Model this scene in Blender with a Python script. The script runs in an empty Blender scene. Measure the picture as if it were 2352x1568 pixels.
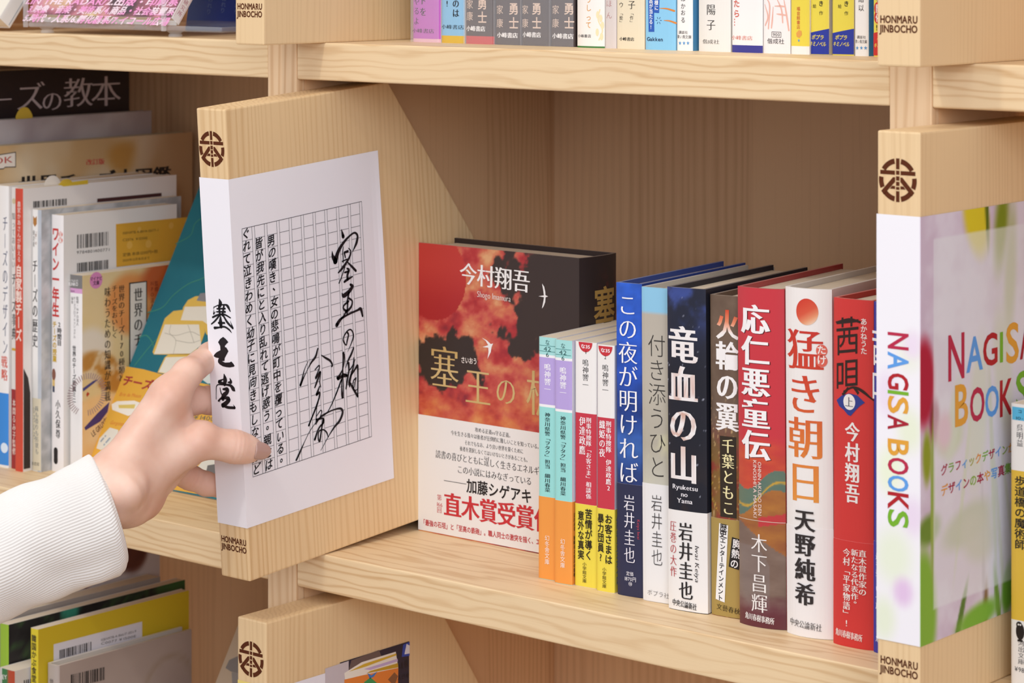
import bpy, bmesh, math
import numpy as np
from mathutils import Vector, Matrix, Euler
from mathutils.geometry import tessellate_polygon

# ------------------------------------------------------------------ camera, world, light, exposure
S = bpy.context.scene
COL = S.collection
MM = 0.001
FPX, PCX, HOR = 5883.0, 1176.0, -115.0            # focal length, principal column, horizon row (2352 x 1568 frame)
YAW = math.radians(39.8)
CR = np.array([math.cos(YAW), math.sin(YAW), 0.0])
CF = np.array([-math.sin(YAW), math.cos(YAW), 0.0])
CAM = np.array([933.685, -1233.059, 403.386])     # millimetres; origin = front top edge of the middle shelf

cd = bpy.data.cameras.new('camera')
cam = bpy.data.objects.new('camera', cd)
COL.objects.link(cam)
cam.location = Vector(CAM * MM)
cam.rotation_euler = (math.pi / 2, 0, YAW)
cd.sensor_fit = 'HORIZONTAL'
cd.sensor_width = 36.0
cd.lens = FPX / 2352 * 36
cd.shift_y = -(784 - HOR) / 2352
cd.clip_start = 0.05
cd.clip_end = 50
cd.dof.use_dof = True
cd.dof.focus_distance = 1.60
cd.dof.aperture_fstop = 18
S.camera = cam

S.view_settings.view_transform = 'Standard'
S.view_settings.look = 'None'
S.view_settings.gamma = 1.0
S.view_settings.use_curve_mapping = False
S.view_settings.exposure = 0.0

W = bpy.data.worlds.new('shop_ambience')
S.world = W
W.use_nodes = True
wn = W.node_tree.nodes; wl = W.node_tree.links
bg = wn['Background']
wtc = wn.new('ShaderNodeTexCoord'); wsp = wn.new('ShaderNodeSeparateXYZ'); wr = wn.new('ShaderNodeValToRGB')
wl.new(wtc.outputs['Generated'], wsp.inputs[0]); wma = wn.new('ShaderNodeMath'); wma.operation = 'MULTIPLY_ADD'
wma.inputs[1].default_value = 0.5; wma.inputs[2].default_value = 0.5
wl.new(wsp.outputs[2], wma.inputs[0]); wl.new(wma.outputs[0], wr.inputs[0]); wl.new(wr.outputs[0], bg.inputs[0])
e = wr.color_ramp.elements                         # shop interior: dim floor, pale walls, bright ceiling
e[0].position = 0.0; e[0].color = (0.16, 0.13, 0.11, 1)
e[1].position = 1.0; e[1].color = (1.0, 0.98, 0.98, 1)
q = e.new(0.5); q.color = (0.58, 0.58, 0.64, 1)
q = e.new(0.64); q.color = (0.66, 0.66, 0.70, 1)
bg.inputs[1].default_value = 1.0

def lamp(name, loc, power, radius, color, target=None, kind='POINT', size=None):
    ld = bpy.data.lights.new(name, kind)
    ld.energy = power
    ld.color = color
    if kind == 'AREA':
        ld.shape = 'DISK'; ld.size = size
    else:
        ld.shadow_soft_size = radius
    o = bpy.data.objects.new(name, ld)
    COL.objects.link(o)
    o.location = Vector(loc) * MM
    if target is not None:
        o.rotation_euler = (Vector(target) - Vector(loc)).to_track_quat('-Z', 'Y').to_euler()
    if kind == 'SPOT':
        ld.spot_size = math.radians(85); ld.spot_blend = 0.6
    return o

lamp('ceiling_spotlight', (-45, -1020, 1390), 16.5, 0.035, (1.0, 0.95, 0.87), (-60, 20, 80), 'SPOT')
lamp('side_fill_light', (1900, -1900, 1000), 32, 0, (0.80, 0.87, 1.0), (-100, 0, 100), 'AREA', 1.4)  # added cool fill from front right, brightens the right-facing sides; no window there
lamp('ceiling_panel_light', (-100, -1500, 2150), 17, 0, (0.96, 0.97, 1.0), (-100, 0, 100), 'AREA', 2.2)

# ------------------------------------------------------------------ helpers
def lin(c):
    c = np.asarray(c, float)
    if c.max() > 1.001:
        c = c / 255.0
    return np.where(c <= 0.04045, c / 12.92, ((c + 0.055) / 1.055) ** 2.4)

def hx(s):
    return np.array([int(s[i:i + 2], 16) for i in (0, 2, 4)]) / 255.0

def c3(c):
    return hx(c) if isinstance(c, str) else (np.asarray(c, float) / (255.0 if max(c) > 1.001 else 1.0))

def ray(u, v):
    return CF + CR * ((u - PCX) / FPX) - np.array([0, 0, 1.0]) * ((v - HOR) / FPX)

def at(u, v, t):                                  # point at distance t (mm) along the view axis
    return CAM + ray(u, v) * t

def px(p):
    q = np.asarray(p, float) - CAM
    t = q @ CF
    return PCX + FPX * (q @ CR) / t, HOR - FPX * q[2] / t

def depth_x(u, v, x):                             # view distance where the ray meets the plane X = x
    d = ray(u, v)
    return (x - CAM[0]) / d[0]

def new_mesh(name, V, F, mats, parent=None, cols=None, smooth=False, mat_idx=None, props=None):
    me = bpy.data.meshes.new(name)
    me.from_pydata((np.asarray(V, float) * MM).tolist(), [], [list(f) for f in F])
    for m in (mats if isinstance(mats, (list, tuple)) else [mats]):
        me.materials.append(m)
    if mat_idx is not None:
        me.polygons.foreach_set('material_index', np.asarray(mat_idx, dtype=np.int32))
    if cols is not None:
        a = me.color_attributes.new('Col', 'FLOAT_COLOR', 'CORNER')
        c = np.ones((len(me.loops), 4), dtype=np.float32)
        c[:, :3] = lin(np.asarray(cols, float))
        a.data.foreach_set('color', c.ravel())
    if smooth:
        me.polygons.foreach_set('use_smooth', np.ones(len(me.polygons), dtype=bool))
    me.update()
    o = bpy.data.objects.new(name, me)
    COL.objects.link(o)
    if parent is not None:
        o.parent = parent
    for k, v in (props or {}).items():
        o[k] = v
    return o

def thing(name, label, cat, loc=(0, 0, 0), rot=(0, 0, 0), group=None):
    o = bpy.data.objects.new(name, None)
    COL.objects.link(o)
    o.empty_display_size = 0.02
    o.location = Vector(loc) * MM
    o.rotation_euler = rot
    o['label'] = label
    o['category'] = cat
    if group:
        o['group'] = group
    o_m = Matrix.LocRotScale(Vector(loc), Euler(rot), None)
    FR[o.name] = np.array(o_m)
    return o
FR = {}

def tag(o, label, cat, group=None):
    o['label'] = label; o['category'] = cat
    if group: o['group'] = group
    return o

def box(x0, x1, y0, y1, z0, z1):
    V = [(x, y, z) for z in (z0, z1) for y in (y0, y1) for x in (x0, x1)]
    F = [(0, 2, 3, 1), (4, 5, 7, 6), (0, 1, 5, 4), (2, 6, 7, 3), (0, 4, 6, 2), (1, 3, 7, 5)]
    return V, F

def join(parts):
    V, F = [], []
    for v, f in parts:
        n = len(V)
        V += list(v)
        F += [tuple(i + n for i in q) for q in f]
    return V, F

def bevelled(name, V, F, mat, parent, w=1.0, seg=2, props=None):
    bm = bmesh.new()
    vs = [bm.verts.new(Vector(v) * MM) for v in V]
    for f in F:
        bm.faces.new([vs[i] for i in f])
    bmesh.ops.recalc_face_normals(bm, faces=bm.faces)
    bmesh.ops.bevel(bm, geom=list(bm.edges), offset=w * MM, segments=seg, profile=0.6, affect='EDGES', clamp_overlap=True)
    me = bpy.data.meshes.new(name)
    bm.to_mesh(me); bm.free()
    me.materials.append(mat)
    o = bpy.data.objects.new(name, me)
    COL.objects.link(o)
    if parent is not None: o.parent = parent
    for k, v in (props or {}).items(): o[k] = v
    return o

# ------------------------------------------------------------------ materials
def mat_new(name):
    m = bpy.data.materials.new(name)
    m.use_nodes = True
    nt = m.node_tree
    return m, nt, nt.nodes['Principled BSDF']

def plain(name, col, rough=0.5, spec=0.4, metal=0.0, **kw):
    m, nt, b = mat_new(name)
    b.inputs['Base Color'].default_value = (*lin(c3(col)), 1)
    b.inputs['Roughness'].default_value = rough
    b.inputs['Specular IOR Level'].default_value = spec
    b.inputs['Metallic'].default_value = metal
    for k, v in kw.items():
        b.inputs[k].default_value = v
    return m

def printed(name, rough=0.45, spec=0.4, bump=0.0, coat=0.0):
    m, nt, b = mat_new(name)
    a = nt.nodes.new('ShaderNodeVertexColor'); a.layer_name = 'Col'
    nt.links.new(a.outputs['Color'], b.inputs['Base Color'])
    b.inputs['Roughness'].default_value = rough
    b.inputs['Specular IOR Level'].default_value = spec
    if coat:
        b.inputs['Coat Weight'].default_value = coat
        b.inputs['Coat Roughness'].default_value = 0.25
    if bump:
        n = nt.nodes.new('ShaderNodeTexNoise'); n.inputs['Scale'].default_value = 1800
        bp = nt.nodes.new('ShaderNodeBump'); bp.inputs['Strength'].default_value = bump; bp.inputs['Distance'].default_value = 0.0002
        tc = nt.nodes.new('ShaderNodeTexCoord')
        nt.links.new(tc.outputs['Object'], n.inputs['Vector'])
        nt.links.new(n.outputs['Fac'], bp.inputs['Height'])
        nt.links.new(bp.outputs['Normal'], b.inputs['Normal'])
    return m

def wood(name, base, dark, grain, period=4.0, amp=3.0, along=10.0, contrast=0.55, plank=0.0, plank_w=45.0, plank_var=0.12, sharp=2.2, pdir=(0, 1, 0), red=None):
    """timber with growth rings along one axis; sizes in millimetres"""
    m, nt, b = mat_new(name)
    N, L = nt.nodes, nt.links
    def math_(op, a, bb=None, c=None):
        n = N.new('ShaderNodeMath'); n.operation = op
        for i, x in enumerate((a, bb, c)):
            if x is None: continue
            if isinstance(x, (int, float)): n.inputs[i].default_value = x
            else: L.new(x, n.inputs[i])
        return n.outputs[0]
    tc = N.new('ShaderNodeTexCoord')
    oi = N.new('ShaderNodeObjectInfo')
    off = N.new('ShaderNodeCombineXYZ')
    r1 = math_('MULTIPLY', oi.outputs['Random'], 3.17)
    L.new(r1, off.inputs[0]); L.new(r1, off.inputs[1]); L.new(r1, off.inputs[2])
    add = N.new('ShaderNodeVectorMath'); add.operation = 'ADD'
    L.new(tc.outputs['Object'], add.inputs[0]); L.new(off.outputs[0], add.inputs[1])
    sp = N.new('ShaderNodeSeparateXYZ'); L.new(tc.outputs['Object'], sp.inputs[0])
    X, Y, Z = sp.outputs
    if grain == 'X':
        cross = math_('ADD', Z, math_('MULTIPLY', Y, 0.45)); sc = (along, 60, 60)
    elif grain == 'Z':
        cross = math_('ADD', math_('MULTIPLY', Y, 1.0), math_('MULTIPLY', X, 0.8)); sc = (34, 34, along * 0.35)
    mp = N.new('ShaderNodeMapping'); mp.inputs['Scale'].default_value = sc
    L.new(add.outputs[0], mp.inputs['Vector'])
    n1 = N.new('ShaderNodeTexNoise'); n1.inputs['Scale'].default_value = 1.0; n1.inputs['Detail'].default_value = 2.5; n1.inputs['Roughness'].default_value = 0.5
    L.new(mp.outputs[0], n1.inputs['Vector'])
    warped = math_('ADD', math_('MULTIPLY', cross, 1000.0 / period), math_('MULTIPLY', math_('SUBTRACT', n1.outputs['Fac'], 0.5), 2 * amp / period * 2))
    sn = math_('SINE', math_('MULTIPLY', warped, 6.2832))
    ring = math_('POWER', math_('ADD', math_('MULTIPLY', sn, 0.5), 0.5), sharp)
    # wide, slow variation of the ring strength
    n2 = N.new('ShaderNodeTexNoise'); n2.inputs['Scale'].default_value = 0.6; n2.inputs['Detail'].default_value = 1.0
    L.new(mp.outputs[0], n2.inputs['Vector'])
    ring = math_('MULTIPLY', ring, math_('MULTIPLY_ADD', n2.outputs['Fac'], 1.5, -0.05))
    # fine fibres
    mp2 = N.new('ShaderNodeMapping')
    mp2.inputs['Scale'].default_value = (18, 1400, 1400) if grain == 'X' else (1400, 1400, 18)
    L.new(add.outputs[0], mp2.inputs['Vector'])
    n3 = N.new('ShaderNodeTexNoise'); n3.inputs['Scale'].default_value = 1.0; n3.inputs['Detail'].default_value = 2.0
    L.new(mp2.outputs[0], n3.inputs['Vector'])
    fac = math_('ADD', math_('MULTIPLY', ring, contrast), math_('MULTIPLY', math_('SUBTRACT', n3.outputs['Fac'], 0.5), 0.35))
    if plank:
        pc = math_('ADD', math_('MULTIPLY', X, pdir[0]), math_('MULTIPLY', Y, pdir[1]))
        cell = math_('FLOOR', math_('ADD', math_('MULTIPLY', pc, 1000.0 / plank_w), math_('MULTIPLY', oi.outputs['Random'], 40)))
        wn = N.new('ShaderNodeTexWhiteNoise'); wn.noise_dimensions = '1D'
        L.new(cell, wn.inputs['W'])
        fac = math_('ADD', fac, math_('MULTIPLY', math_('SUBTRACT', wn.outputs['Value'], 0.5), plank * 2))
    cl = N.new('ShaderNodeClamp'); L.new(fac, cl.inputs[0])
    mix = N.new('ShaderNodeMix'); mix.data_type = 'RGBA'
    mix.inputs[6].default_value = (*lin(c3(base)), 1); mix.inputs[7].default_value = (*lin(c3(dark)), 1)
    L.new(cl.outputs[0], mix.inputs[0])
    L.new(mix.outputs[2], b.inputs['Base Color'])
    b.inputs['Roughness'].default_value = 0.48
    b.inputs['Specular IOR Level'].default_value = 0.35
    bp = N.new('ShaderNodeBump'); bp.inputs['Strength'].default_value = 0.12; bp.inputs['Distance'].default_value = 0.0004
    L.new(fac, bp.inputs['Height']); L.new(bp.outputs['Normal'], b.inputs['Normal'])
    return m

M_SHELF = wood('shelf_pine', 'E9CDA2', 'C69A66', 'X', period=5.5, amp=5.5, along=9, contrast=0.62, sharp=3.0)
M_PANEL = wood('panel_pine', 'E0B88C', 'AE7A52', 'Z', period=5.0, amp=6.0, along=8, contrast=0.3, plank=0.30, plank_w=72, sharp=2.0)
M_BACK = wood('back_pine', 'E3BC92', 'B0805A', 'Z', period=6.0, amp=5.0, along=5, contrast=0.34, plank=0.16, plank_w=110, pdir=(1, 0, 0), sharp=1.6)
M_POST = wood('post_pine', 'E4C49C', 'BE9060', 'Z', period=5.0, amp=5.0, along=6, contrast=0.5)
M_BLOCK = wood('block_pine', 'E8C899', 'BE9056', 'Z', period=4.6, amp=6.0, along=5, contrast=0.5, plank=0.10, plank_w=38)
M_BLOCK2 = wood('block_maple', 'E6C799', 'C29866', 'Z', period=4.2, amp=6.0, along=7, contrast=0.26, plank=0.10, plank_w=50)
M_BURN = plain('burnt_wood', '5A2E1A', 0.8, 0.1)
M_PRINT = printed('cover_print', 0.42, 0.4, 0.0)
M_GLOSS = printed('glossy_cover_print', 0.28, 0.5, 0.0, coat=0.25)
M_MATTE = printed('matte_paper_print', 0.7, 0.25, 0.05)
M_INK = printed('ink', 0.55, 0.3)

def pages_mat():
    m, nt, b = mat_new('page_edges')
    tc = nt.nodes.new('ShaderNodeTexCoord'); mp = nt.nodes.new('ShaderNodeMapping')
    mp.inputs['Scale'].default_value = (3200, 8, 8)
    n = nt.nodes.new('ShaderNodeTexNoise'); n.inputs['Scale'].default_value = 1; n.inputs['Detail'].default_value = 1
    r = nt.nodes.new('ShaderNodeMix'); r.data_type = 'RGBA'
    r.inputs[6].default_value = (*lin(hx('F1E6D2')), 1); r.inputs[7].default_value = (*lin(hx('D9CAB2')), 1)
    nt.links.new(tc.outputs['Object'], mp.inputs[0]); nt.links.new(mp.outputs[0], n.inputs['Vector'])
    nt.links.new(n.outputs['Fac'], r.inputs[0]); nt.links.new(r.outputs[2], b.inputs['Base Color'])
    b.inputs['Roughness'].default_value = 0.85
    b.inputs['Specular IOR Level'].default_value = 0.15
    return m
M_PAGES = pages_mat()

# ------------------------------------------------------------------ noise for printed artwork
def vnoise(x, y, seed=0):
    xi, yi = np.floor(x).astype(np.int64), np.floor(y).astype(np.int64)
    fx, fy = x - xi, y - yi
    fx, fy = fx * fx * (3 - 2 * fx), fy * fy * (3 - 2 * fy)
    def h(a, b):
        n = (a * 374761393 + b * 668265263 + seed * 974711) & 0x7fffffff
        n = ((n ^ (n >> 13)) * 1274126177) & 0x7fffffff
        return ((n ^ (n >> 16)) & 0xffff) / 65535.0
    return (h(xi, yi) * (1 - fx) + h(xi + 1, yi) * fx) * (1 - fy) + (h(xi, yi + 1) * (1 - fx) + h(xi + 1, yi + 1) * fx) * fy

def fbm(x, y, seed=0, o=4):
    s, a, t = 0, 0.5, 0
    for i in range(o):
        s = s + a * vnoise(x * 2 ** i, y * 2 ** i, seed + i); t += a; a *= 0.55
    return s / t

def sstep(e0, e1, x):
    t = np.clip((x - e0) / (e1 - e0), 0, 1)
    return t * t * (3 - 2 * t)

def mixc(a, b, t):
    t = np.asarray(t)[..., None]
    return np.asarray(a) * (1 - t) + np.asarray(b) * t

def ramp(t, stops):
    xs = [s[0] for s in stops]; cs = np.array([c3(s[1]) for s in stops])
    return np.stack([np.interp(t, xs, cs[:, i]) for i in range(3)], -1)

# ------------------------------------------------------------------ lettering
_fc = bpy.data.curves.new('glyph_source', 'FONT')
_fc.size = 1.0
_fc.resolution_u = 3
_fo = bpy.data.objects.new('glyph_source', _fc)
_gl = {}
def glyph(ch, wx=0.0, wy=0.0):
    key = (ch, wx, wy)
    if key in _gl: return _gl[key]
    _fc.body = ch
    me = bpy.data.meshes.new_from_object(_fo)
    n = len(me.vertices)
    V = np.empty(n * 3); me.vertices.foreach_get('co', V); V = V.reshape(-1, 3)[:, :2].copy()
    F = [tuple(p.vertices) for p in me.polygons]
    bpy.data.meshes.remove(me)
    if n == 0:
        _gl[key] = (V, F, 0.3); return _gl[key]
    ar = sum((V[f[1]][0] - V[f[0]][0]) * (V[f[2]][1] - V[f[0]][1]) - (V[f[1]][1] - V[f[0]][1]) * (V[f[2]][0] - V[f[0]][0]) for f in F)
    if ar < 0: F = [f[::-1] for f in F]
    # weld coincident outline points
    r = {}; idx = []
    for i, p in enumerate(V):
        k = (round(p[0], 5), round(p[1], 5)); idx.append(r.setdefault(k, i))
    F = [tuple(idx[i] for i in f) for f in F]
    adv = V[:, 0].max() + 0.07 if ord(ch) < 0x2000 else 1.0
    if wx or wy:
        cnt = {}
        for f in F:
            for a, b in zip(f, f[1:] + f[:1]):
                cnt[(a, b)] = cnt.get((a, b), 0) + 1
        nr = np.zeros_like(V)
        ns = [[] for _ in range(n)]
        for (a, b) in cnt:
            if (b, a) in cnt: continue
            d = V[b] - V[a]; l = np.hypot(*d)
            if l < 1e-7: continue
            q = np.array([d[1], -d[0]]) / l
            ns[a].append(q); ns[b].append(q)
        for i, q in enumerate(ns):
            if not q: continue
            s = sum(q); l = np.hypot(*s)
            if l < 1e-6: continue
            s = s / l
            m = max(0.45, min(1.0, max(float(s @ k) for k in q)))
            nr[i] = s / m
        V = V + nr * np.array([wx, wy])
    _gl[key] = (V, F, adv)
    return _gl[key]

STY = {'g': (0, 0), 'gb': (.018, .018), 'gx': (.032, .030), 'm': (.006, -.013), 'mb': (.024, -.006), 'mx': (.040, .006), 'th': (-.014, -.014)}
VERT = {'「': '﹁', '」': '﹂', '『': '﹃', '』': '﹄'}

class Surf:
    """a printable face of a thing, in its parent's frame (mm): origin, right, up, outward normal, bulge along the normal"""
    def __init__(s, par, O, A, B, N, g=None, cuts=None):
        s.M = FR[par.name] if par is not None else np.eye(4)
        s.O, s.A, s.B, s.N = (np.array(k, float) for k in (O, A, B, N))
        s.g = g; s.cuts = cuts
    def w(s, a, b, n=0.0):
        p = s.O + s.A * a + s.B * b + s.N * n
        return s.M[:3, :3] @ p + s.M[:3, 3]
    def uv(s, u, v):
        n = 0.0
        for _ in range(3):
            o = s.w(0, 0, n); R3 = s.M[:3, :3]
            d = ray(u, v); nn = R3 @ s.N
            t = ((o - CAM) @ nn) / (d @ nn)
            q = R3.T @ (CAM + d * t - o)
            a, b = q @ s.A, q @ s.B
            if s.g is None: break
            n = float(s.g(np.array([a]))[0])
        return np.array([a, b])
    def zv(s, v, a):                              # height on the vertical line at a whose image row is v
        n = float(s.g(np.array([a]))[0]) if s.g is not None else 0.0
        z0, z1 = 0.0, 200.0
        v0, v1 = px(s.w(a, z0, n))[1], px(s.w(a, z1, n))[1]
        return z0 + (v - v0) / (v1 - v0) * (z1 - z0)
    def ppm(s, a, b):
        p, q = px(s.w(a, b)), px(s.w(a, b + 10))
        return abs(q[1] - p[1]) / 10

class Ink:
    def __init__(s):
        s.bk = {}
    def add(s, sf, P, F, col, lift, cut=True):
        sV, sF, sC = s.bk.setdefault(id(sf), ([], [], []))
        P = np.asarray(P, float)
        if sf.cuts is not None and cut and len(P):
            bm = bmesh.new()
            vs = [bm.verts.new((p[0], p[1], 0)) for p in P]
            for f in F:
                if len(set(f)) < 3: continue
                try: bm.faces.new([vs[i] for i in f])
                except ValueError: pass
            lo, hi = P[:, 0].min(), P[:, 0].max()
            for c in sf.cuts:
                if lo + .02 < c < hi - .02:
                    bmesh.ops.bisect_plane(bm, geom=bm.verts[:] + bm.edges[:] + bm.faces[:], plane_co=(c, 0, 0), plane_no=(1, 0, 0))
            bm.verts.index_update()
            P = np.array([v.co[:2] for v in bm.verts]).reshape(-1, 2)
            F = [tuple(v.index for v in f.verts) for f in bm.faces]
            bm.free()
        if not len(P): return
        n = (sf.g(P[:, 0]) if sf.g is not None else np.zeros(len(P))) + lift
        W3 = sf.O + P[:, :1] * sf.A + P[:, 1:2] * sf.B + n[:, None] * sf.N
        k = len(sV)
        sV += W3.tolist()
        C = col(P) if callable(col) else np.tile(c3(col), (len(P), 1))
        for f in F:
            sF.append(tuple(i + k for i in f))
            sC += [C[i] for i in f]
    def gl(s, sf, ch, base, ex, ey, col, sty, lift):
        V, F, adv = glyph(ch, *STY[sty])
        if not len(F): return
        s.add(sf, np.array(base) + V[:, :1] * np.array(ex) + V[:, 1:2] * np.array(ey), F, col, lift)
    def v(s, sf, txt, v0, v1, a=None, w=None, col='222222', sty='m', lift=.12, fill=1.0, slant=0.0, gap=1.0):
        """column of characters between image rows v0 and v1 at horizontal position a (mm), w = em width (mm)"""
        z0, z1 = sf.zv(v0, a), sf.zv(v1, a)
        n = len(txt); pitch = (z0 - z1) / n
        for i, ch in enumerate(txt):
            if ch in ' 　': continue
            ey = pitch * fill; ex = w
            zc = z0 - pitch * (i + .5)
            if ch in 'ー…―〜':
                s.gl(sf, ch, (a - .38 * ex, zc + .5 * ey), (0, -ey), (ex, 0), col, sty, lift); continue
            ch = VERT.get(ch, ch)
            V = glyph(ch, *STY[sty])[0]
            cx, cy = .5, .38
            if ord(ch) < 0x2000 and len(V): cx = (V[:, 0].max() + V[:, 0].min()) / 2; cy = .36
            if ch in '、。': cx, cy = .12, -.1
            s.gl(sf, ch, (a - cx * ex, zc - cy * ey - slant * cx * ex), (ex, slant * ex), (0, ey), col, sty, lift)
    def h(s, sf, txt, p0, p1, em, col='222222', sty='g', lift=.12, cols=None, shear=0.0):
        """a line from p0 to p1 (mm on the face, middle height of the text); em = character height (mm)"""
        p0, p1 = np.array(p0, float), np.array(p1, float)
        L = np.hypot(*(p1 - p0)); d = (p1 - p0) / L; up = np.array([-d[1], d[0]])
        advs = [0.3 if c in ' ' else glyph(c, *STY[sty])[2] for c in txt]
        k = L / sum(advs); x = 0
        for i, (c, ad) in enumerate(zip(txt, advs)):
            if c != ' ':
                s.gl(sf, c, p0 + d * x * k - up * .37 * em, d * k, up * em + d * shear * em, cols[i % len(cols)] if cols else col, sty, lift)
            x += ad
    def hp(s, sf, txt, q0, q1, hpx, **kw):
        p0, p1 = sf.uv(*q0), sf.uv(*q1)
        s.h(sf, txt, p0, p1, hpx / sf.ppm(*p0), **kw)
    def quad(s, sf, a0, a1, b0, b1, col, lift=.1):
        s.add(sf, [(a0, b0), (a1, b0), (a1, b1), (a0, b1)], [(0, 1, 2, 3)], col, lift)
    def poly(s, sf, P, col, lift=.12):
        t = tessellate_polygon([[Vector((p[0], p[1], 0)) for p in P]])
        s.add(sf, P, [tuple(k) for k in t], col, lift)
    def disc(s, sf, c, r, col, lift=.11, n=32, ry=None, a0=0, a1=360):
        an = np.radians(np.linspace(a0, a1, n + 1))
        P = [c] + [(c[0] + r * math.cos(k), c[1] + (ry or r) * math.sin(k)) for k in an]
        s.add(sf, P, [(0, i, i + 1) for i in range(1, n + 1)], col, lift)
    def line(s, sf, p, q, w, col, lift=.1):
        p, q = np.array(p, float), np.array(q, float)
        d = q - p; d = d / max(1e-9, np.hypot(*d)); n = np.array([-d[1], d[0]]) * w / 2
        s.add(sf, [p - n, q - n, q + n, p + n], [(0, 1, 2, 3)], col, lift)
    def stroke(s, sf, pts, col, lift=.12, pxmap=None, wscale=1.0):
        """brush stroke through (x, y, width) points; Catmull-Rom smoothed, tapered, rounded"""
        P = np.array([(*pxmap(p[0], p[1]), p[2] * wscale) if pxmap else p for p in pts], float)
        if len(P) > 2:
            Q = np.vstack([2 * P[0] - P[1], P, 2 * P[-1] - P[-2]]); out = []
            for i in range(1, len(Q) - 2):
                for t in np.linspace(0, 1, 6, endpoint=False):
                    out.append(.5 * ((2 * Q[i]) + (Q[i + 1] - Q[i - 1]) * t + (2 * Q[i - 1] - 5 * Q[i] + 4 * Q[i + 1] - Q[i + 2]) * t * t + (-Q[i - 1] + 3 * Q[i] - 3 * Q[i + 1] + Q[i + 2]) * t ** 3))
            out.append(Q[-2]); P = np.array(out)
            P[:, 2] = np.maximum(P[:, 2], .05)
        d = np.gradient(P[:, :2], axis=0); l = np.hypot(d[:, 0], d[:, 1]) + 1e-9
        n = np.stack([-d[:, 1], d[:, 0]], 1) / l[:, None] * P[:, 2:3] / 2
        V = np.vstack([P[:, :2] + n, P[:, :2] - n]); m = len(P)
        s.add(sf, V, [(i, i + m, i + m + 1, i + 1) for i in range(m - 1)], col, lift)
        for e in (0, -1):
            s.disc(sf, P[e, :2], P[e, 2] / 2, col, lift, 10)
    def build(s, name, parent, mat=None, props=None):
        for V, F, C in s.bk.values():
            if F: new_mesh(name, V, F, mat or M_INK, parent, cols=C, props=props)
# ------------------------------------------------------------------ room and bookcase
FLOOR_Z = -1060
new_mesh('floor', *box(-2600, 2600, -3200, 340, FLOOR_Z - 20, FLOOR_Z), plain('floor_oak', 'A98B68', 0.5), props={'kind': 'structure'})
new_mesh('wall_back', *box(-2600, 2600, 320, 340, FLOOR_Z, 1700), plain('wall_plaster', 'E8E4DC', 0.8), props={'kind': 'structure'})

POSTS = [(-800.6, -773.4), (-310.1, -282.8), (180.5, 207.5), (670.9, 698.0)]
LEVELS = [-1024.2, -682.8, -341.4, 0.0, 341.4, 682.8, 1024.2]
case = thing('bookcase', 'pale pine bookcase of square open cells holding all the books', 'bookcase', (0, 0, FLOOR_Z))
def rel(V): return [(x, y, z - FLOOR_Z) for x, y, z in V]
for x0, x1 in POSTS:
    V, F = box(x0, x1, 8, 277, FLOOR_Z, 1049); new_mesh('side_panel', rel(V), F, M_PANEL, case)
    V, F = box(x0, x1, 0, 8, FLOOR_Z, 1049); bevelled('post', rel(V), F, M_POST, case, 0.9)
for (a0, a1), (b0, b1) in zip(POSTS, POSTS[1:]):
    for z in LEVELS:
        V, F = box(a1, b0, 0.3, 277, z - 25.2, z); bevelled('shelf_board', rel(V), F, M_SHELF, case, 1.6, 3)
V, F = box(-800.6, 698, 277, 286, FLOOR_Z, 1049); new_mesh('back_panel', rel(V), F, M_BACK, case)

# ------------------------------------------------------------------ wooden name blocks
BT, BH = 26.4, 307.0
def block_shape(L=330.0):
    top = 155.0
    P = [(0, 0), (L, 0), (L, 50), (top, BH), (0, BH)]
    V = [(x, y, z) for x in (0, BT) for y, z in P]
    n = len(P)
    F = [tuple(range(n)), tuple(range(2 * n - 1, n - 1, -1))] + [(i, i + n, (i + 1) % n + n, (i + 1) % n) for i in range(n)]
    return V, F

def emblem(ink, sf, c, R):
    E = lambda x, y: (c[0] + x * R, c[1] + y * R)
    col = '6A361C'
    def arc(a0, a1, r0=.76, r1=1.0):
        an = np.radians(np.linspace(a0, a1, 9))
        P = [E(math.cos(k) * r1, math.sin(k) * r1) for k in an] + [E(math.cos(k) * r0, math.sin(k) * r0) for k in an]
        ink.add(sf, P, [(i, i + 1, i + 10, i + 9) for i in range(8)], col, .12)
    for a in ((32, 79), (101, 148), (-24, 8), (172, 204), (222, 259), (281, 318)): arc(*a)
    def q(*P): ink.poly(sf, [E(*p) for p in P], col)
    for y0, y1 in ((.50, 1.0), (.25, .44), (-.02, .18), (-.26, -.07), (-.44, -.31), (-1.0, -.50)):
        q((-.09, y0), (.09, y0), (.09, y1), (-.09, y1))
    q((-.93, .24), (-.15, .24), (-.15, .43), (-.93, .43)); q((.15, .24), (.93, .24), (.93, .43), (.15, .43))
    q((-.14, .13), (-.14, -.08), (-.74, -.70), (-.88, -.53), (-.25, .13)); q((.14, .13), (.25, .13), (.88, -.53), (.74, -.70), (.14, -.08))
    q((-.14, -.27), (-.14, -.41), (-.42, -.41), (-.30, -.27)); q((.14, -.27), (.30, -.27), (.42, -.41), (.14, -.41))

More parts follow.
